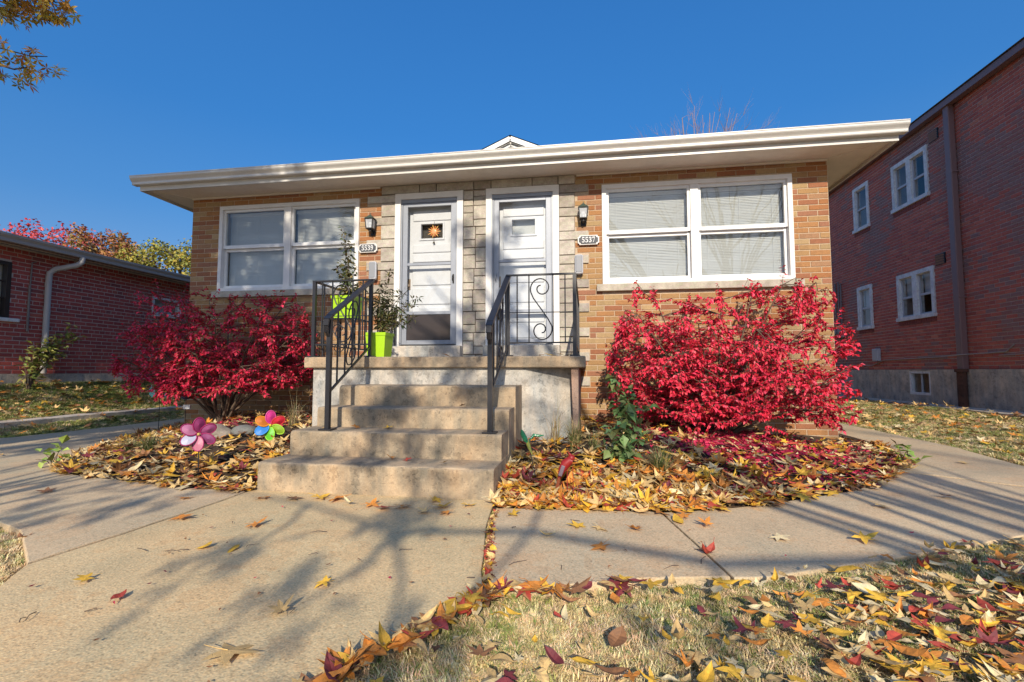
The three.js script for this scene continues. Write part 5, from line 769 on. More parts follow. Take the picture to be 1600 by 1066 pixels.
function grassTuft(x, y, z, n, h, spread, cols, label, seed) {
  const r = RNG(seed), t = thing('grass_tuft', label, 'grass tuft'), g = gb();
  for (let i = 0; i < n; i++) { const a = r() * 6.283, l = h * (0.5 + 0.7 * r()), s = spread * (0.3 + r()), bx = x + 0.07 * (r() - 0.5) * spread * 6, bz = z + 0.07 * (r() - 0.5) * spread * 6, c = jit(cols[Math.floor(r() * cols.length)], r, 0.4), w = 0.003; let p = null; const sx = -Math.sin(a) * w, sz = Math.cos(a) * w; for (let k = 0; k <= 4; k++) { const q = k / 4, X = bx + Math.cos(a) * s * q * q, Z = bz + Math.sin(a) * s * q * q, Y = y - 0.01 + l * (q - 0.35 * q * q * (s / spread)), e = 1 - q * 0.9; const cur = [[X - sx * e, Y, Z - sz * e], [X + sx * e, Y, Z + sz * e]]; if (p) g.quad(p[0], p[1], cur[1], cur[0], c); p = cur; } }
  g.build('blades', M.foliage, t); rebase(t, x, y, z);
}
const tuftG = [[0.10, 0.14, 0.035], [0.15, 0.17, 0.05], [0.35, 0.27, 0.12], [0.09, 0.12, 0.035]], tuftD = [[0.42, 0.33, 0.18], [0.34, 0.25, 0.12], [0.16, 0.15, 0.05]];
grassTuft(-0.10, bedH(-0.1, 2.42), 2.42, 220, 0.30, 0.17, [...tuftG, ...tuftD], 'half dried grass tuft against the pale wall of the stoop', 81);
grassTuft(0.06, bedH(0.06, 2.5), 2.5, 130, 0.22, 0.14, tuftG, 'green grass tuft between the stoop wall and the heart leaved weed', 82);
grassTuft(0.52, bedH(0.52, 2.84), 2.84, 260, 0.24, 0.19, tuftG, 'rounded green grass tuft below the bright crimson shrub', 83);
grassTuft(0.85, bedH(0.85, 2.85), 2.85, 90, 0.13, 0.16, tuftG, 'low flattened grass tuft in the leaves below the bright crimson shrub', 84);
grassTuft(-4.0, bedH(-4, 2.56), 2.56, 260, 0.20, 0.20, tuftG, 'green grass tuft in the shaded bed beside the pink pinwheel', 85);
grassTuft(-4.45, bedH(-4.45, 2.3), 2.3, 200, 0.14, 0.2, tuftG, 'low spreading grass tuft at the back of the shaded bed', 86);
grassTuft(-3.25, bedH(-3.25, 1.5), 1.5, 60, 0.42, 0.2, tuftD, 'thin dry grass stalks between the dark crimson shrub and the stoop', 87);
grassTuft(-0.28, bedH(-0.28, 2.3), 2.3, 26, 0.5, 0.2, tuftD, 'tall thin dry seed stalks before the pale wall of the stoop', 88);

// ------------------------------------------------------------------ garden ornaments
function pinwheel(name, label, base, c, rad, yaw, petals, hubCol) {
  const t = thing(name, label, 'pinwheel'), B = V(...base), C = V(...c), q = new THREE.Matrix4().makeRotationY(yaw).setPosition(C);
  gb().tube([B.clone().add(V(0, -0.05, 0)), C.clone().add(V(-Math.sin(yaw) * 0.03, 0, -Math.cos(yaw) * 0.03))], [0.004], 6).build('stake', M.black, t);
  petals.forEach(([fill, rim], i) => {
    const a = i / petals.length * 6.283 + 0.5, f = gb(), rg = gb(), N = 14, P = (s, k) => { const th = s * 6.283, w = 0.30 * rad * Math.sin(th), l = rad * (0.56 - 0.44 * Math.cos(th)); const x = Math.cos(a) * l - Math.sin(a) * w * k, y = Math.sin(a) * l + Math.cos(a) * w * k, z = 0.02 * Math.sin(th) + 0.025 * l / rad; const v = V(x, y, z).applyMatrix4(q); return v; };
    const cc = V(Math.cos(a) * rad * 0.58, Math.sin(a) * rad * 0.58, 0.03).applyMatrix4(q), rim_ = []; for (let k = 0; k <= N; k++) rim_.push(P(k / N, 1)); for (let k = 0; k < N; k++) f.tri(cc.toArray(), rim_[k].toArray(), rim_[k + 1].toArray());
    const fm = std({ color: rgb(...fill), roughness: 0.5, side: THREE.DoubleSide }), p = f.build('petal', fm, t); rg.tube(rim_, [rad * 0.035], 5, null, false); rg.build('petal_rim', std({ color: rgb(...rim), roughness: 0.5 }), p);
  });
  gb().add(new THREE.SphereGeometry(rad * 0.09, 10, 8), new THREE.Matrix4().makeTranslation(...C.clone().add(V(Math.sin(yaw) * 0.012, 0, Math.cos(yaw) * 0.012)).toArray())).build('hub', std({ color: rgb(...hubCol), roughness: 0.4 }), t);
  rebase(t, ...base);
}
{ const mg = [0.30, 0.01, 0.10], pk = [[0.30, 0.07, 0.19], [0.24, 0.03, 0.12], [0.42, 0.15, 0.27], [0.40, 0.40, 0.52], [0.44, 0.15, 0.22], [0.22, 0.05, 0.15]]; pinwheel('pinwheel', 'pink flower shaped pinwheel on a stake in the shaded bed', [-2.95, bedH(-2.95, 3.15), 3.15], [-2.96, 0.335, 3.15], 0.128, 0.66, pk.map(c => [c, mg]), [0.5, 0.35, 0.1]); }
pinwheel('pinwheel', 'rainbow coloured flower pinwheel between the dark crimson shrub and the steps', [-2.85, bedH(-2.85, 2.43), 2.43], [-2.87, 0.325, 2.43], 0.135, 0.55, [[[0.55, 0.02, 0.05], [0.6, 0.05, 0.05]], [[0.6, 0.04, 0.25], [0.65, 0.08, 0.3]], [[0.5, 0.16, 0.02], [0.75, 0.3, 0.02]], [[0.02, 0.18, 0.55], [0.03, 0.25, 0.65]], [[0.10, 0.42, 0.02], [0.25, 0.6, 0.02]], [[0.22, 0.38, 0.03], [0.35, 0.6, 0.05]]], [0.7, 0.5, 0.05]);
{ // butterfly on a stake
  const t = thing('butterfly_stake', 'teal and blue metal butterfly on a stake beside the dark crimson shrub', 'garden ornament'), C = V(-5.50, 0.54, 0.98); gb().tube([V(-5.5, bedH(-5.5, 0.98) - 0.04, 0.98), C], [0.004], 5).build('stake', M.black, t);
  const wing = (s, col, col2, name) => { const g = gb(), h = gb(), O = C, W = [[0.02, -0.03, 0], [0.10, -0.10, 0.02], [0.17, -0.04, 0.03], [0.20, 0.07, 0.02], [0.17, 0.15, 0], [0.10, 0.11, 0], [0.03, 0.03, 0]].map(q => V(C.x + s * (0.06 + q[0] * 0.42), C.y + q[1] * 0.62, C.z + q[2])); for (let i = 1; i < W.length - 1; i++) g.tri(W[0].toArray(), W[i].toArray(), W[i + 1].toArray()); const p = g.build(name, std({ color: rgb(...col), roughness: 0.35, metalness: 0.2, side: THREE.DoubleSide }), t); for (let i = 1; i < W.length - 1; i++) h.tube([W[0].clone().add(V(0, 0, 0.003)), W[i].clone().add(V(0, 0, 0.003))], [0.004], 4); h.build('vein', std({ color: rgb(...col2), roughness: 0.4 }), p); };
  wing(-1, [0.08, 0.45, 0.36], [0.6, 0.75, 0.75], 'wing'); wing(1, [0.04, 0.34, 0.52], [0.1, 0.5, 0.65], 'wing'); gb().tube([C.clone().add(V(0.03, -0.08, 0)), C, C.clone().add(V(-0.01, 0.07, 0.01))], [0.008, 0.016, 0.01], 8).build('body', M.black, t); rebase(t, -5.5, bedH(-5.5, 0.98), 0.98);
}
{ // dark blue bird among the stems with a white tag
  const t = thing('bird_ornament', 'small dark blue bird ornament with a white tag among the shrub stems', 'garden ornament'), C = V(-4.98, 0.50, 1.12), m = std({ color: rgb(0.03, 0.03, 0.09), roughness: 0.35 }); const b = gb(); b.tube([C.clone().add(V(-0.11, 0.015, 0)), C.clone().add(V(-0.07, 0.005, 0)), C.clone().add(V(-0.02, 0, 0)), C.clone().add(V(0.03, 0.012, 0)), C.clone().add(V(0.06, 0.03, 0))], [0.008, 0.018, 0.042, 0.045, 0.02], 10); b.build('body', m, t); gb().add(new THREE.SphereGeometry(0.032, 12, 10), new THREE.Matrix4().makeTranslation(C.x + 0.065, C.y + 0.05, C.z)).build('head', m, t); gb().tube([C.clone().add(V(0.09, 0.05, 0)), C.clone().add(V(0.125, 0.046, 0))], [0.008, 0.001], 6).build('beak', M.black, t); gb().tube([V(C.x, bedH(C.x, C.z) - 0.04, C.z), C], [0.004], 5).build('stake', M.black, t); gb().rbox(0.10, 0.055, 0.006, 0.002, C.x + 0.02, C.y - 0.13, C.z + 0.008).build('tag', M.white, t); rebase(t, C.x, bedH(C.x, C.z), C.z);
}
{ // hummingbird stake
  const t = thing('hummingbird_stake', 'green glass hummingbird on a thin rod in the leaves beside the steps', 'garden ornament'), m = new THREE.MeshPhysicalMaterial({ color: rgb(0.02, 0.20, 0.09), roughness: 0.15 }), C = V(-0.405, 0.315, 3.12); gb().tube([V(-0.33, bedH(-0.33, 3.14) - 0.03, 3.14), C], [0.003], 5).build('rod', M.black, t); gb().tube([C.clone().add(V(0.03, -0.075, 0)), C.clone().add(V(0.01, -0.03, 0)), C, C.clone().add(V(-0.005, 0.022, 0))], [0.003, 0.012, 0.015, 0.009], 8).build('body', std({ color: rgb(0.28, 0.30, 0.06), roughness: 0.3 }), t);
  const w = gb(); w.tube([C.clone(), C.clone().add(V(-0.02, 0.035, 0.01)), C.clone().add(V(-0.038, 0.075, 0.015)), C.clone().add(V(-0.045, 0.10, 0.015))], [0.005, 0.018, 0.016, 0.004], 8); w.build('wing', m, t); const w2 = gb(); w2.tube([C.clone().add(V(0.005, 0.02, 0)), C.clone().add(V(0.04, 0.06, -0.01)), C.clone().add(V(0.075, 0.055, -0.015)), C.clone().add(V(0.11, 0.06, -0.015))], [0.004, 0.012, 0.009, 0.002], 8); w2.build('wing', m, t); gb().tube([C.clone().add(V(-0.005, 0.02, 0)), C.clone().add(V(-0.01, 0.03, 0.03)), C.clone().add(V(-0.01, 0.03, 0.05))], [0.004, 0.002, 0.001], 5).build('beak', M.black, t); rebase(t, -0.33, bedH(-0.33, 3.14), 3.14);
}
{ // red metal bird on legs
  const t = thing('red_bird_stake', 'red metal bird ornament on thin legs in the leaves beside the steps', 'garden ornament'), m = std({ color: rgb(0.26, 0.012, 0.012), roughness: 0.5 }), x = -0.12, z = 3.34, y = 0.27; gb().tube([V(x - 0.07, y - 0.10, z), V(x - 0.05, y - 0.04, z), V(x - 0.02, y + 0.01, z), V(x + 0.015, y + 0.035, z), V(x + 0.035, y + 0.03, z)], [0.012, 0.03, 0.04, 0.035, 0.02], 10).build('body', m, t); gb().add(new THREE.SphereGeometry(0.028, 12, 10), new THREE.Matrix4().makeTranslation(x + 0.025, y + 0.055, z)).tube([V(x + 0.02, y + 0.07, z), V(x - 0.005, y + 0.105, z)], [0.016, 0.002], 6).build('head', m, t); gb().tube([V(x + 0.05, y + 0.055, z), V(x + 0.075, y + 0.048, z)], [0.009, 0.001], 6).build('beak', std({ color: rgb(0.5, 0.2, 0.03) }), t); gb().rbox(0.03, 0.085, 0.012, 0.005, x - 0.05, y - 0.04, z + 0.035, null, new THREE.Euler(0, 0, -0.35)).build('wing', std({ color: rgb(0.16, 0.12, 0.15), roughness: 0.4 }), t); gb().rbox(0.025, 0.12, 0.008, 0.003, x - 0.082, y - 0.15, z, null, new THREE.Euler(0, 0, -0.2)).build('tail', std({ color: rgb(0.25, 0.06, 0.02), roughness: 0.4 }), t); for (const dx of [-0.01, 0.035]) gb().tube([V(x + dx, y - 0.01, z), V(x + dx + 0.004, bedH(x, z) - 0.03, z)], [0.0035], 5).build('leg', m, t); rebase(t, x, bedH(x, z), z); t.scale.setScalar(0.82);
}
function rock(x, z, s, col, label, seed) { const g = new THREE.IcosahedronGeometry(s, 4), p = g.attributes.position, n1 = latticeNoise(seed, 16); for (let i = 0; i < p.count; i++) { const a = V(p.getX(i), p.getY(i), p.getZ(i)), k = 0.75 + 0.45 * n1(a.x / s * 1.4 + 5, a.y / s * 1.4 + a.z / s * 1.1 + 5) + 0.05 * n1(a.x / s * 5 + 5, a.z / s * 5 + a.y / s * 3 + 5); a.multiplyScalar(k); p.setXYZ(i, a.x * 1.2, a.y * 0.62, a.z); } g.computeVertexNormals(); const t = tag(gb().add(g).build('rock', std({ color: rgb(...col), map: T.stone, bumpMap: T.stoneBump, bumpScale: 0.004, roughness: 0.95 }), scene), label, 'rock'); t.position.set(x, bedH(x, z) + s * 0.25, z); }
rock(-3.62, 2.2, 0.13, [0.34, 0.29, 0.24], 'pale rounded rock behind the pink pinwheel', 91); rock(-3.38, 2.12, 0.10, [0.20, 0.20, 0.19], 'grey rock at the foot of the dark crimson shrub', 92);

// ------------------------------------------------------------------ fallen leaves
{
  const r = RNG(101), L = [];
  const PAL = { gold: [0.75, 0.440, 0.045], orange: [0.679, 0.257, 0.041], tan: [0.702, 0.468, 0.187], pale: [0.749, 0.608, 0.339], burgundy: [0.210, 0.034, 0.040], red: [0.491, 0.070, 0.041], brown: [0.304, 0.140, 0.058], crimson: [0.585, 0.023, 0.082] };
  const words = { gold: 'golden yellow', orange: 'orange', tan: 'tan', pale: 'pale straw coloured', burgundy: 'dark burgundy', red: 'red', brown: 'brown', crimson: 'crimson' };
  const KINDS = { star: { word: 'star shaped', geos: [[0.12, 0.03], [0.30, 0.10], [-0.20, -0.08], [0.55, 0.2], [-0.32, -0.04], [0.2, -0.14], [0.7, -0.1], [0.05, 0.12]].map(([c, f], i) => starLeafGeo(c, f, 200 + i)) }, oval: { word: 'oval', geos: [[0.15, 0.2, 0.24], [0.3, 0.4, 0.20], [-0.2, 0.15, 0.26], [0.08, 0.5, 0.28], [0.5, 0.3, 0.17], [-0.3, -0.2, 0.23], [0.1, -0.3, 0.30], [0.75, 0.6, 0.2]].map(([c, f, w], i) => ovalLeafGeo(c, f, w, 300 + i)) }, small: { word: 'small', geos: [[0.4, 0.4, 0.28], [-0.3, 0.3, 0.3]].map(([c, f, w], i) => ovalLeafGeo(c, f, w, 400 + i)) } };
  const pickW = (list) => { let t = 0; for (const q of list) t += q[1]; let k = r() * t; for (const q of list) if ((k -= q[1]) <= 0) return q[0]; return list[0][0]; };
  const add = (kind, x, y, z, size, col, zone, tilt, single) => L.push({ kind, x, y: y + 0.004 + size * 0.32 * Math.sin(tilt), z, size, col, zone, tilt, yaw: r() * 6.283, ta: r() * 6.283, gi: single && kind === 'star' ? [0, 2, 5, 7, 1][Math.floor(r() * 5)] : Math.floor(r() * KINDS[kind].geos.length), single, k: 0.75 + 0.5 * r(), sx: 0.72 + 0.5 * r(), sy: 0.6 + 0.9 * r() });
  const mixBed = [['gold', 22], ['tan', 34], ['orange', 16], ['pale', 10], ['brown', 10], ['red', 6], ['burgundy', 5]], mixLawn = [['pale', 22], ['tan', 25], ['burgundy', 8], ['gold', 20], ['orange', 15], ['red', 6], ['brown', 8]];
  // single leaves lying on the concrete
  for (const [x, z, k, c, s] of [[-1.03, 5.16, 'star', 'tan', 0.14], [-1.0, 4.7, 'star', 'gold', 0.085], [-1.03, 4.92, 'star', 'tan', 0.10], [-1.67, 4.92, 'oval', 'red', 0.085], [-1.94, 4.81, 'star', 'gold', 0.09], [-1.61, 4.43, 'oval', 'gold', 0.085], [-1.76, 4.43, 'oval', 'gold', 0.07], [-2.22, 4.07, 'star', 'orange', 0.12], [-1.74, 4.11, 'star', 'orange', 0.11], [0.06, 4.16, 'star', 'orange', 0.11], [-0.05, 3.87, 'star', 'gold', 0.11], [0.06, 3.885, 'star', 'tan', 0.10], [0.23, 3.88, 'star', 'orange', 0.10], [0.49, 3.68, 'oval', 'gold', 0.12], [0.53, 3.62, 'star', 'orange', 0.10], [0.62, 3.74, 'star', 'orange', 0.10], [-1.19, 3.72, 'star', 'red', 0.13], [-1.10, 3.66, 'star', 'orange', 0.12], [-1.30, 3.66, 'star', 'orange', 0.13], [-1.57, 3.56, 'star', 'orange', 0.15], [-1.70, 3.56, 'star', 'gold', 0.14], [-1.45, 3.66, 'oval', 'pale', 0.10], [-0.86, 3.64, 'star', 'gold', 0.11], [-0.80, 3.74, 'star', 'orange', 0.10], [-0.93, 3.74, 'star', 'tan', 0.09], [-0.72, 3.58, 'star', 'gold', 0.09], [1.32, 3.85, 'star', 'gold', 0.12], [0.92, 3.89, 'star', 'pale', 0.09], [-0.42, 3.72, 'star', 'gold', 0.09], [-0.50, 3.62, 'star', 'orange', 0.12], [-0.20, 4.05, 'oval', 'pale', 0.09], [-2.05, 3.62, 'star', 'orange', 0.13], [-1.86, 3.6, 'star', 'brown', 0.12], [-2.55, 3.7, 'star', 'orange', 0.1], [1.75, 3.2, 'star', 'tan', 0.1], [2.3, 2.9, 'star', 'brown', 0.1], [3.3, 1.6, 'star', 'tan', 0.1], [-5.6, 2.6, 'star', 'tan', 0.1], [-3.6, 3.7, 'star', 'brown', 0.1], [-0.95, 3.5, 'star', 'gold', 0.11]]) add(k, x, 0.004, z, s, c, 'concrete walk', 0.12 + 0.15 * r(), true);
  for (const [x, y, z, c, s] of [[-1.53, 0.374, 2.9, 'gold', 0.085], [-1.78, 0.374, 2.93, 'orange', 0.085], [-2.02, 0.374, 2.92, 'tan', 0.08], [-1.38, 0.195, 3.2, 'orange', 0.09], [-1.24, 0.195, 3.22, 'red', 0.07], [-1.25, 0.70, 2.35, 'brown', 0.10], [-1.0, 0.53, 2.66, 'brown', 0.09], [-0.33, 0.957, 2.08, 'gold', 0.12], [-0.22, 0.957, 2.05, 'gold', 0.11], [-0.42, 0.957, 2.0, 'orange', 0.1], [-1.32, 0.957, 2.05, 'orange', 0.11], [-0.16, 0.957, 1.9, 'gold', 0.1], [-0.95, 0.195, 3.3, 'tan', 0.07]]) add('star', x, y, z, s, c, 'concrete steps', 0.2 + 0.3 * r(), true);
  const scatter = (n, x0, x1, z0, z1, ok, fn) => { for (let i = 0, g = 0; i < n && g < n * 40; g++) { const x = x0 + (x1 - x0) * r(), z = z0 + (z1 - z0) * r(); const w = ok(x, z); if (w <= 0 || r() > w) continue; fn(x, z); i++; } };
  // right bed: deep litter by the walk and the steps, crimson leaves under the shrub
  const inR = (x, z) => inPoly(bedPolyR, x, z), inL = (x, z) => inPoly(bedPolyL, x, z);
  scatter(1900, -0.6, 3.3, 0.3, 3.6, (x, z) => { if (!inR(x, z)) return 0; const d = distPoly(bedEdgeR, x, z); return (0.12 + 0.9 * sstep(1.7, 0.0, x)) * (0.10 + 0.9 * sstep(1.25, 0.15, d)); }, (x, z) => { const t = 0.7 * r() * r() + 0.08; add(r() < 0.8 ? 'star' : 'oval', x, bedH(x, z) + 0.035 * r(), z, 0.075 + 0.07 * r(), pickW(mixBed), 'bed beside the bright crimson shrub', t); });
  scatter(4200, 0.1, 3.2, 0.25, 2.9, (x, z) => inR(x, z) ? Math.exp(-(((x - 1.55) / 0.95) ** 2) - (((z - 1.5) / 0.85) ** 2)) : 0, (x, z) => add('small', x, bedH(x, z) + 0.012 * r(), z, 0.035 + 0.025 * r(), r() < 0.75 ? 'crimson' : pickW([['pale', 3], ['red', 3], ['burgundy', 2]]), 'bed beside the bright crimson shrub', 0.1 + 0.4 * r()));
  // left bed
  scatter(1500, -6.1, -2.25, 0.3, 3.5, (x, z) => { if (!inL(x, z)) return 0; const d = distPoly(bedEdgeL, x, z); return 0.25 + 0.8 * sstep(1.4, 0.1, d) + 0.3 * sstep(-3.2, -2.3, x); }, (x, z) => add(r() < 0.75 ? 'star' : 'oval', x, bedH(x, z) + 0.035 * r(), z, 0.07 + 0.07 * r(), pickW(x > -3.0 ? mixBed : [['tan', 30], ['brown', 28], ['gold', 14], ['orange', 12], ['burgundy', 8], ['pale', 12]]), 'bed beside the dark crimson shrub', 0.08 + 0.6 * r() * r()));
  scatter(500, -6.1, -3.2, 0.25, 2.4, (x, z) => inL(x, z) ? Math.exp(-(((x + 4.66) / 0.9) ** 2) - (((z - 1.1) / 0.6) ** 2)) : 0, (x, z) => add('small', x, bedH(x, z) + 0.01 * r(), z, 0.035 + 0.02 * r(), 'crimson', 'bed beside the dark crimson shrub', 0.1 + 0.4 * r()));
  // leaves spilling over the edges of the beds
  for (const [pl, zone, side] of [[bedEdgeR, 'bed beside the bright crimson shrub', 1], [bedEdgeL, 'bed beside the dark crimson shrub', -1]]) for (let i = 0; i < 170; i++) { const k = Math.floor(r() * (pl.length - 2.001)), t = r(), x = pl[k][0] + (pl[k + 1][0] - pl[k][0]) * t + 0.09 * (r() - 0.5), z = pl[k][1] + (pl[k + 1][1] - pl[k][1]) * t + 0.10 * (r() - 0.4); if (x < -0.5 && x > -2.3) continue; add('star', x, 0.006, z, 0.06 + 0.06 * r(), pickW(mixBed), zone, 0.1 + 0.35 * r()); }
  // near lawn
  const nearLawn = (x, z) => !inWalk(x, z) && z > 3.4;
  scatter(2900, -0.8, 3.2, 3.5, 5.5, (x, z) => { if (!nearLawn(x, z)) return 0; return 0.05 + 0.95 * sstep(0.1, 1.3, x + (z - 4.9) * 0.9) * (0.22 + 0.78 * sstep(4.25, 4.85, z + 0.2 * x)); }, (x, z) => add(r() < 0.36 ? 'star' : 'oval', x, groundH(x, z) + 0.032 + 0.02 * r(), z, 0.042 + 0.058 * r(), pickW(mixLawn), 'straw coloured front lawn', 0.03 + 0.30 * r() * r()));
  scatter(60, -0.8, 0.6, 4.4, 5.6, (x, z) => nearLawn(x, z) ? 1 : 0, (x, z) => add(r() < 0.45 ? 'small' : 'oval', x, groundH(x, z) + 0.035, z, 0.04 + 0.045 * r(), pickW([['burgundy', 2], ['crimson', 1], ['pale', 4], ['gold', 3], ['tan', 5], ['brown', 3]]), 'straw coloured front lawn', 0.1 + 0.4 * r()));
  const edge = [[-0.78, 5.35], [-0.68, 5.15], [-0.56, 4.97], [-0.46, 4.78], [-0.36, 4.64], [-0.12, 4.60], [0.2, 4.50], [0.5, 4.44]]; for (let i = 0; i < 120; i++) { const k = Math.floor(r() * 6.999 * (0.55 + 0.45 * r())), t = r(), x = edge[k][0] + (edge[k + 1][0] - edge[k][0]) * t + 0.06 * r(), z = edge[k][1] + (edge[k + 1][1] - edge[k][1]) * t + 0.05 * r(); add(r() < 0.5 ? 'star' : 'oval', x, 0.0 + 0.02 * r(), z, 0.06 + 0.06 * r(), pickW([['gold', 22], ['orange', 22], ['tan', 26], ['burgundy', 6], ['red', 8], ['brown', 12]]), 'edge of the front lawn', 0.06 + 0.3 * r() * r()); }
  scatter(90, -4.2, -1.9, 4.2, 5.6, (x, z) => !inWalk(x, z) ? 1 : 0, (x, z) => add(r() < 0.6 ? 'star' : 'oval', x, groundH(x, z) + 0.03, z, 0.07 + 0.05 * r(), pickW([['orange', 4], ['red', 4], ['gold', 3], ['tan', 3], ['brown', 2]]), 'corner of lawn beside the left walk', 0.1 + 0.4 * r()));
  // far lawns
  scatter(1000, 3.9, 6.5, -9, 3.0, (x, z) => !inWalk(x, z) ? 1 : 0, (x, z) => add('star', x, groundH(x, z) + 0.045, z, 0.08 + 0.06 * r(), pickW([['tan', 6], ['brown', 3], ['orange', 2], ['gold', 2], ['pale', 3]]), 'side lawn', 0.1 + 0.5 * r()));
  scatter(900, -9.4, -6.95, -8, 2.1, (x, z) => !inWalk(x, z) ? 0.35 + 0.65 * sstep(-7.7, -8.2, x) : 0, (x, z) => add('star', x, groundH(x, z) + 0.045, z, 0.08 + 0.06 * r(), pickW([['tan', 5], ['brown', 5], ['orange', 4], ['gold', 2]]), 'raised lawn', 0.1 + 0.5 * r()));
  // bits packed into the joint between two slabs
  for (let i = 0; i < 260; i++) { const t = r(), z = 3.62 + 0.95 * t, x = -0.53 + (z < 3.9 ? (z - 3.585) * 0.10 : 0.03 + (z - 3.9) * 0.185) + 0.028 * (r() - 0.5); add('small', x - 0.005, -0.022 + 0.02 * r(), z, 0.02 + 0.03 * r() * (0.5 + t), pickW([['burgundy', 3], ['brown', 4], ['red', 2], ['tan', 3], ['gold', 1 + 3 * t * t]]), 'slab joint', 0.2 + 0.5 * r()); }
  for (let i = 0; i < 60; i++) { const x = -2.2 + 4.2 * r(), z = 3.7 + 1.6 * r(); if (inWalk(x, z)) add('small', x, 0.006, z, 0.012 + 0.012 * r(), pickW([['burgundy', 3], ['brown', 5], ['crimson', 2]]), 'concrete walk', 0.2 * r()); }
  // the 300 that show largest are things of their own, the rest one mass
  for (const l of L) { const q = project(V(l.x, l.y, l.z)); l.score = inFrame(q, -5) ? l.size / q.d : 0; if (l.single) l.score += 10; }
  const order = [...L].sort((a, b) => b.score - a.score), top = new Set(order.slice(0, 300));
  const mats = {}; for (const k in PAL) mats[k] = [0.82, 1.0, 1.2].map(m => { const q = M.leafV.clone(); q.color = rgb(PAL[k][0] * m, PAL[k][1] * m, PAL[k][2] * m); return q; });
  const Q = l => new THREE.Quaternion().setFromAxisAngle(V(Math.cos(l.ta), 0, Math.sin(l.ta)), l.tilt).multiply(new THREE.Quaternion().setFromAxisAngle(V(0, 1, 0), l.yaw));
  const litter = new THREE.Group(); litter.name = 'leaf_litter'; scene.add(litter); tag(litter, 'thick litter of smaller fallen leaves over beds and lawns', 'fallen leaves', null, 'stuff');
  const bins = new Map();
  for (const l of L) {
    if (top.has(l)) { const m = mesh('fallen_leaf', KINDS[l.kind].geos[l.gi], mats[l.col][Math.floor(l.k * 2.99 - 1.5 < 0 ? 0 : Math.min(2, (l.k - 0.75) * 6))], scene); m.position.set(l.x, l.y, l.z); m.quaternion.copy(Q(l)); m.scale.set(l.size * l.sx, l.size * l.sy, l.size); tag(m, `${words[l.col]} ${KINDS[l.kind].word} fallen leaf lying on the ${l.zone}`, 'leaf', `${words[l.col]} ${KINDS[l.kind].word} leaves on the ${l.zone}`); }
    else { const k = l.kind + l.gi; if (!bins.has(k)) bins.set(k, []); bins.get(k).push(l); }
  }
  for (const [k, a] of bins) { const im = new THREE.InstancedMesh(KINDS[a[0].kind].geos[a[0].gi], M.leafV, a.length), m4 = new THREE.Matrix4(); im.name = 'leaves'; im.castShadow = im.receiveShadow = true; a.forEach((l, i) => { m4.compose(V(l.x, l.y, l.z), Q(l), V(l.size * l.sx, l.size * l.sy, l.size)); im.setMatrixAt(i, m4); im.setColorAt(i, rgb(PAL[l.col][0] * l.k, PAL[l.col][1] * l.k, PAL[l.col][2] * l.k)); }); litter.add(im); }
  console.log('leaves', L.length);
  // thin twigs and leaf stalks on the concrete
  for (let i = 0; i < 26; i++) { const x = -2.1 + 3.0 * r(), z = 3.75 + 1.5 * r(); if (!inWalk(x, z)) continue; const a = r() * 6.283, l = 0.03 + 0.07 * r(), b = (r() - 0.5) * 0.03; const P = [V(0, 0, 0), V(Math.cos(a) * l * 0.5 + b, 0.006, Math.sin(a) * l * 0.5 - b), V(Math.cos(a) * l, 0.001, Math.sin(a) * l)]; const m = gb().tube(P, [0.0018, 0.0015, 0.001], 4).build('dry_twig', M.twig, scene); m.position.set(x, 0.006, z); tag(m, 'thin dry brown leaf stalk lying on the concrete walk', 'twig', 'leaf stalks on the concrete walk'); }
}

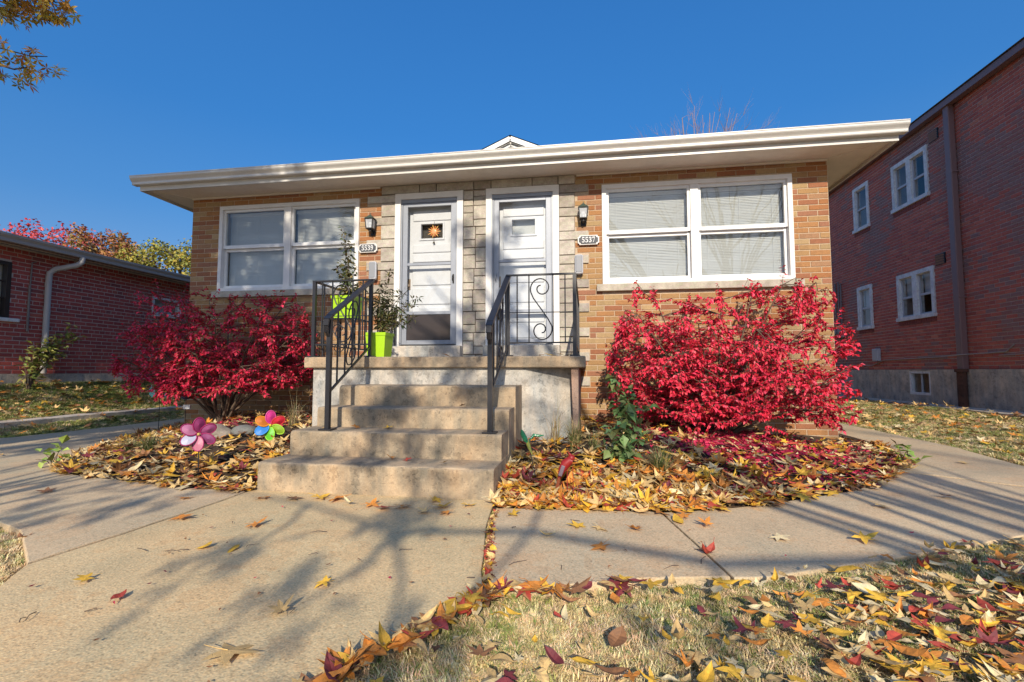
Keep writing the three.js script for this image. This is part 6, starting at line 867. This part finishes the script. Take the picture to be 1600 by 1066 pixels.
// ------------------------------------------------------------------ grass
{
  const r = RNG(202);
  const tuft = (seed, n, h) => { const q = RNG(seed), g = gb(); for (let i = 0; i < n; i++) { const a = q() * 6.283, l = h * (0.5 + 0.6 * q()), s = h * (0.2 + 1.3 * q()), w = 0.0009 + 0.0007 * q(), bx = 0.022 * (q() - 0.5), bz = 0.022 * (q() - 0.5), sx = -Math.sin(a) * w, sz = Math.cos(a) * w; const mid = [bx + Math.cos(a) * s * 0.4, l * 0.65, bz + Math.sin(a) * s * 0.4], tip = [bx + Math.cos(a) * s, l * (0.75 + 0.3 * q()), bz + Math.sin(a) * s]; g.quad([bx - sx, 0, bz - sz], [bx + sx, 0, bz + sz], [mid[0] + sx, mid[1], mid[2] + sz], [mid[0] - sx, mid[1], mid[2] - sz]); g.tri([mid[0] - sx, mid[1], mid[2] - sz], [mid[0] + sx, mid[1], mid[2] + sz], tip); } return g.geo(); };
  const geos = [0, 1, 2].map(i => tuft(500 + i, 14, 0.025));
  const straw = [[0.748, 0.583, 0.308], [0.638, 0.495, 0.242], [0.792, 0.638, 0.363], [0.528, 0.385, 0.187]], grn = [[0.241, 0.287, 0.069], [0.172, 0.218, 0.057], [0.345, 0.356, 0.103]];
  const lawn = (name, label, n, x0, x1, z0, z1, ok, scale, greenness) => {
    const g = new THREE.Group(); g.name = name; scene.add(g); tag(g, label, 'grass', null, 'stuff'); const bins = [[], [], []]; let m = 0;
    for (let i = 0; i < n * 6 && m < n; i++) { const x = x0 + (x1 - x0) * r(), z = z0 + (z1 - z0) * r(); if (!ok(x, z)) continue; m++; const gn = greenness + 0.55 * (nz(x * 3.1 + 11, z * 3.1 + 13) - 0.5) + 0.25 * (nz(x * 11 + 3, z * 11 + 5) - 0.5); const c = jit(r() < gn ? grn[Math.floor(r() * 3)] : straw[Math.floor(r() * 4)], r, 0.3); bins[m % 3].push([x, groundH(x, z) - 0.004, z, r() * 6.283, scale * (0.55 + 0.5 * r() + 0.5 * nz(x * 2.3 + 4, z * 2.3 + 4)), c]); }
    bins.forEach((a, k) => { const im = new THREE.InstancedMesh(geos[k], M.blade, a.length), m4 = new THREE.Matrix4(), q = new THREE.Quaternion(); im.name = 'blades'; im.castShadow = im.receiveShadow = true; a.forEach((b, i) => { q.setFromAxisAngle(V(0, 1, 0), b[3]); m4.compose(V(b[0], b[1], b[2]), q, V(b[4], b[4], b[4])); im.setMatrixAt(i, m4); im.setColorAt(i, rgb(...b[5])); }); g.add(im); });
  };
  const free = (x, z) => !inWalk(x, z) && !inBed(x, z);
  lawn('front_lawn', 'short straw coloured dormant grass of the front lawn', 60000, -0.85, 4.4, 3.2, 6.1, (x, z) => free(x, z) && (z > 3.5 || x > 2.5), 1, 0.22);
  lawn('corner_lawn', 'straw coloured grass in the corner beside the left walk', 16000, -6.2, -1.95, 4.15, 6.3, free, 1, 0.14);
  lawn('side_lawn', 'pale green grass between the duplex and the two storey building', 32000, 3.9, 6.45, -9, 6.3, (x, z) => free(x, z) && (z < 3.3 || x > 4.4), 1.5, 0.46);
  lawn('raised_lawn', 'green leaf strewn grass in front of the low brick house', 26000, -9.4, -6.9, -8.5, 2.2, (x, z) => free(x, z) && !(x > -8.0 && x < -7.7), 1.7, 0.72);
}

renderer.render(scene, camera);
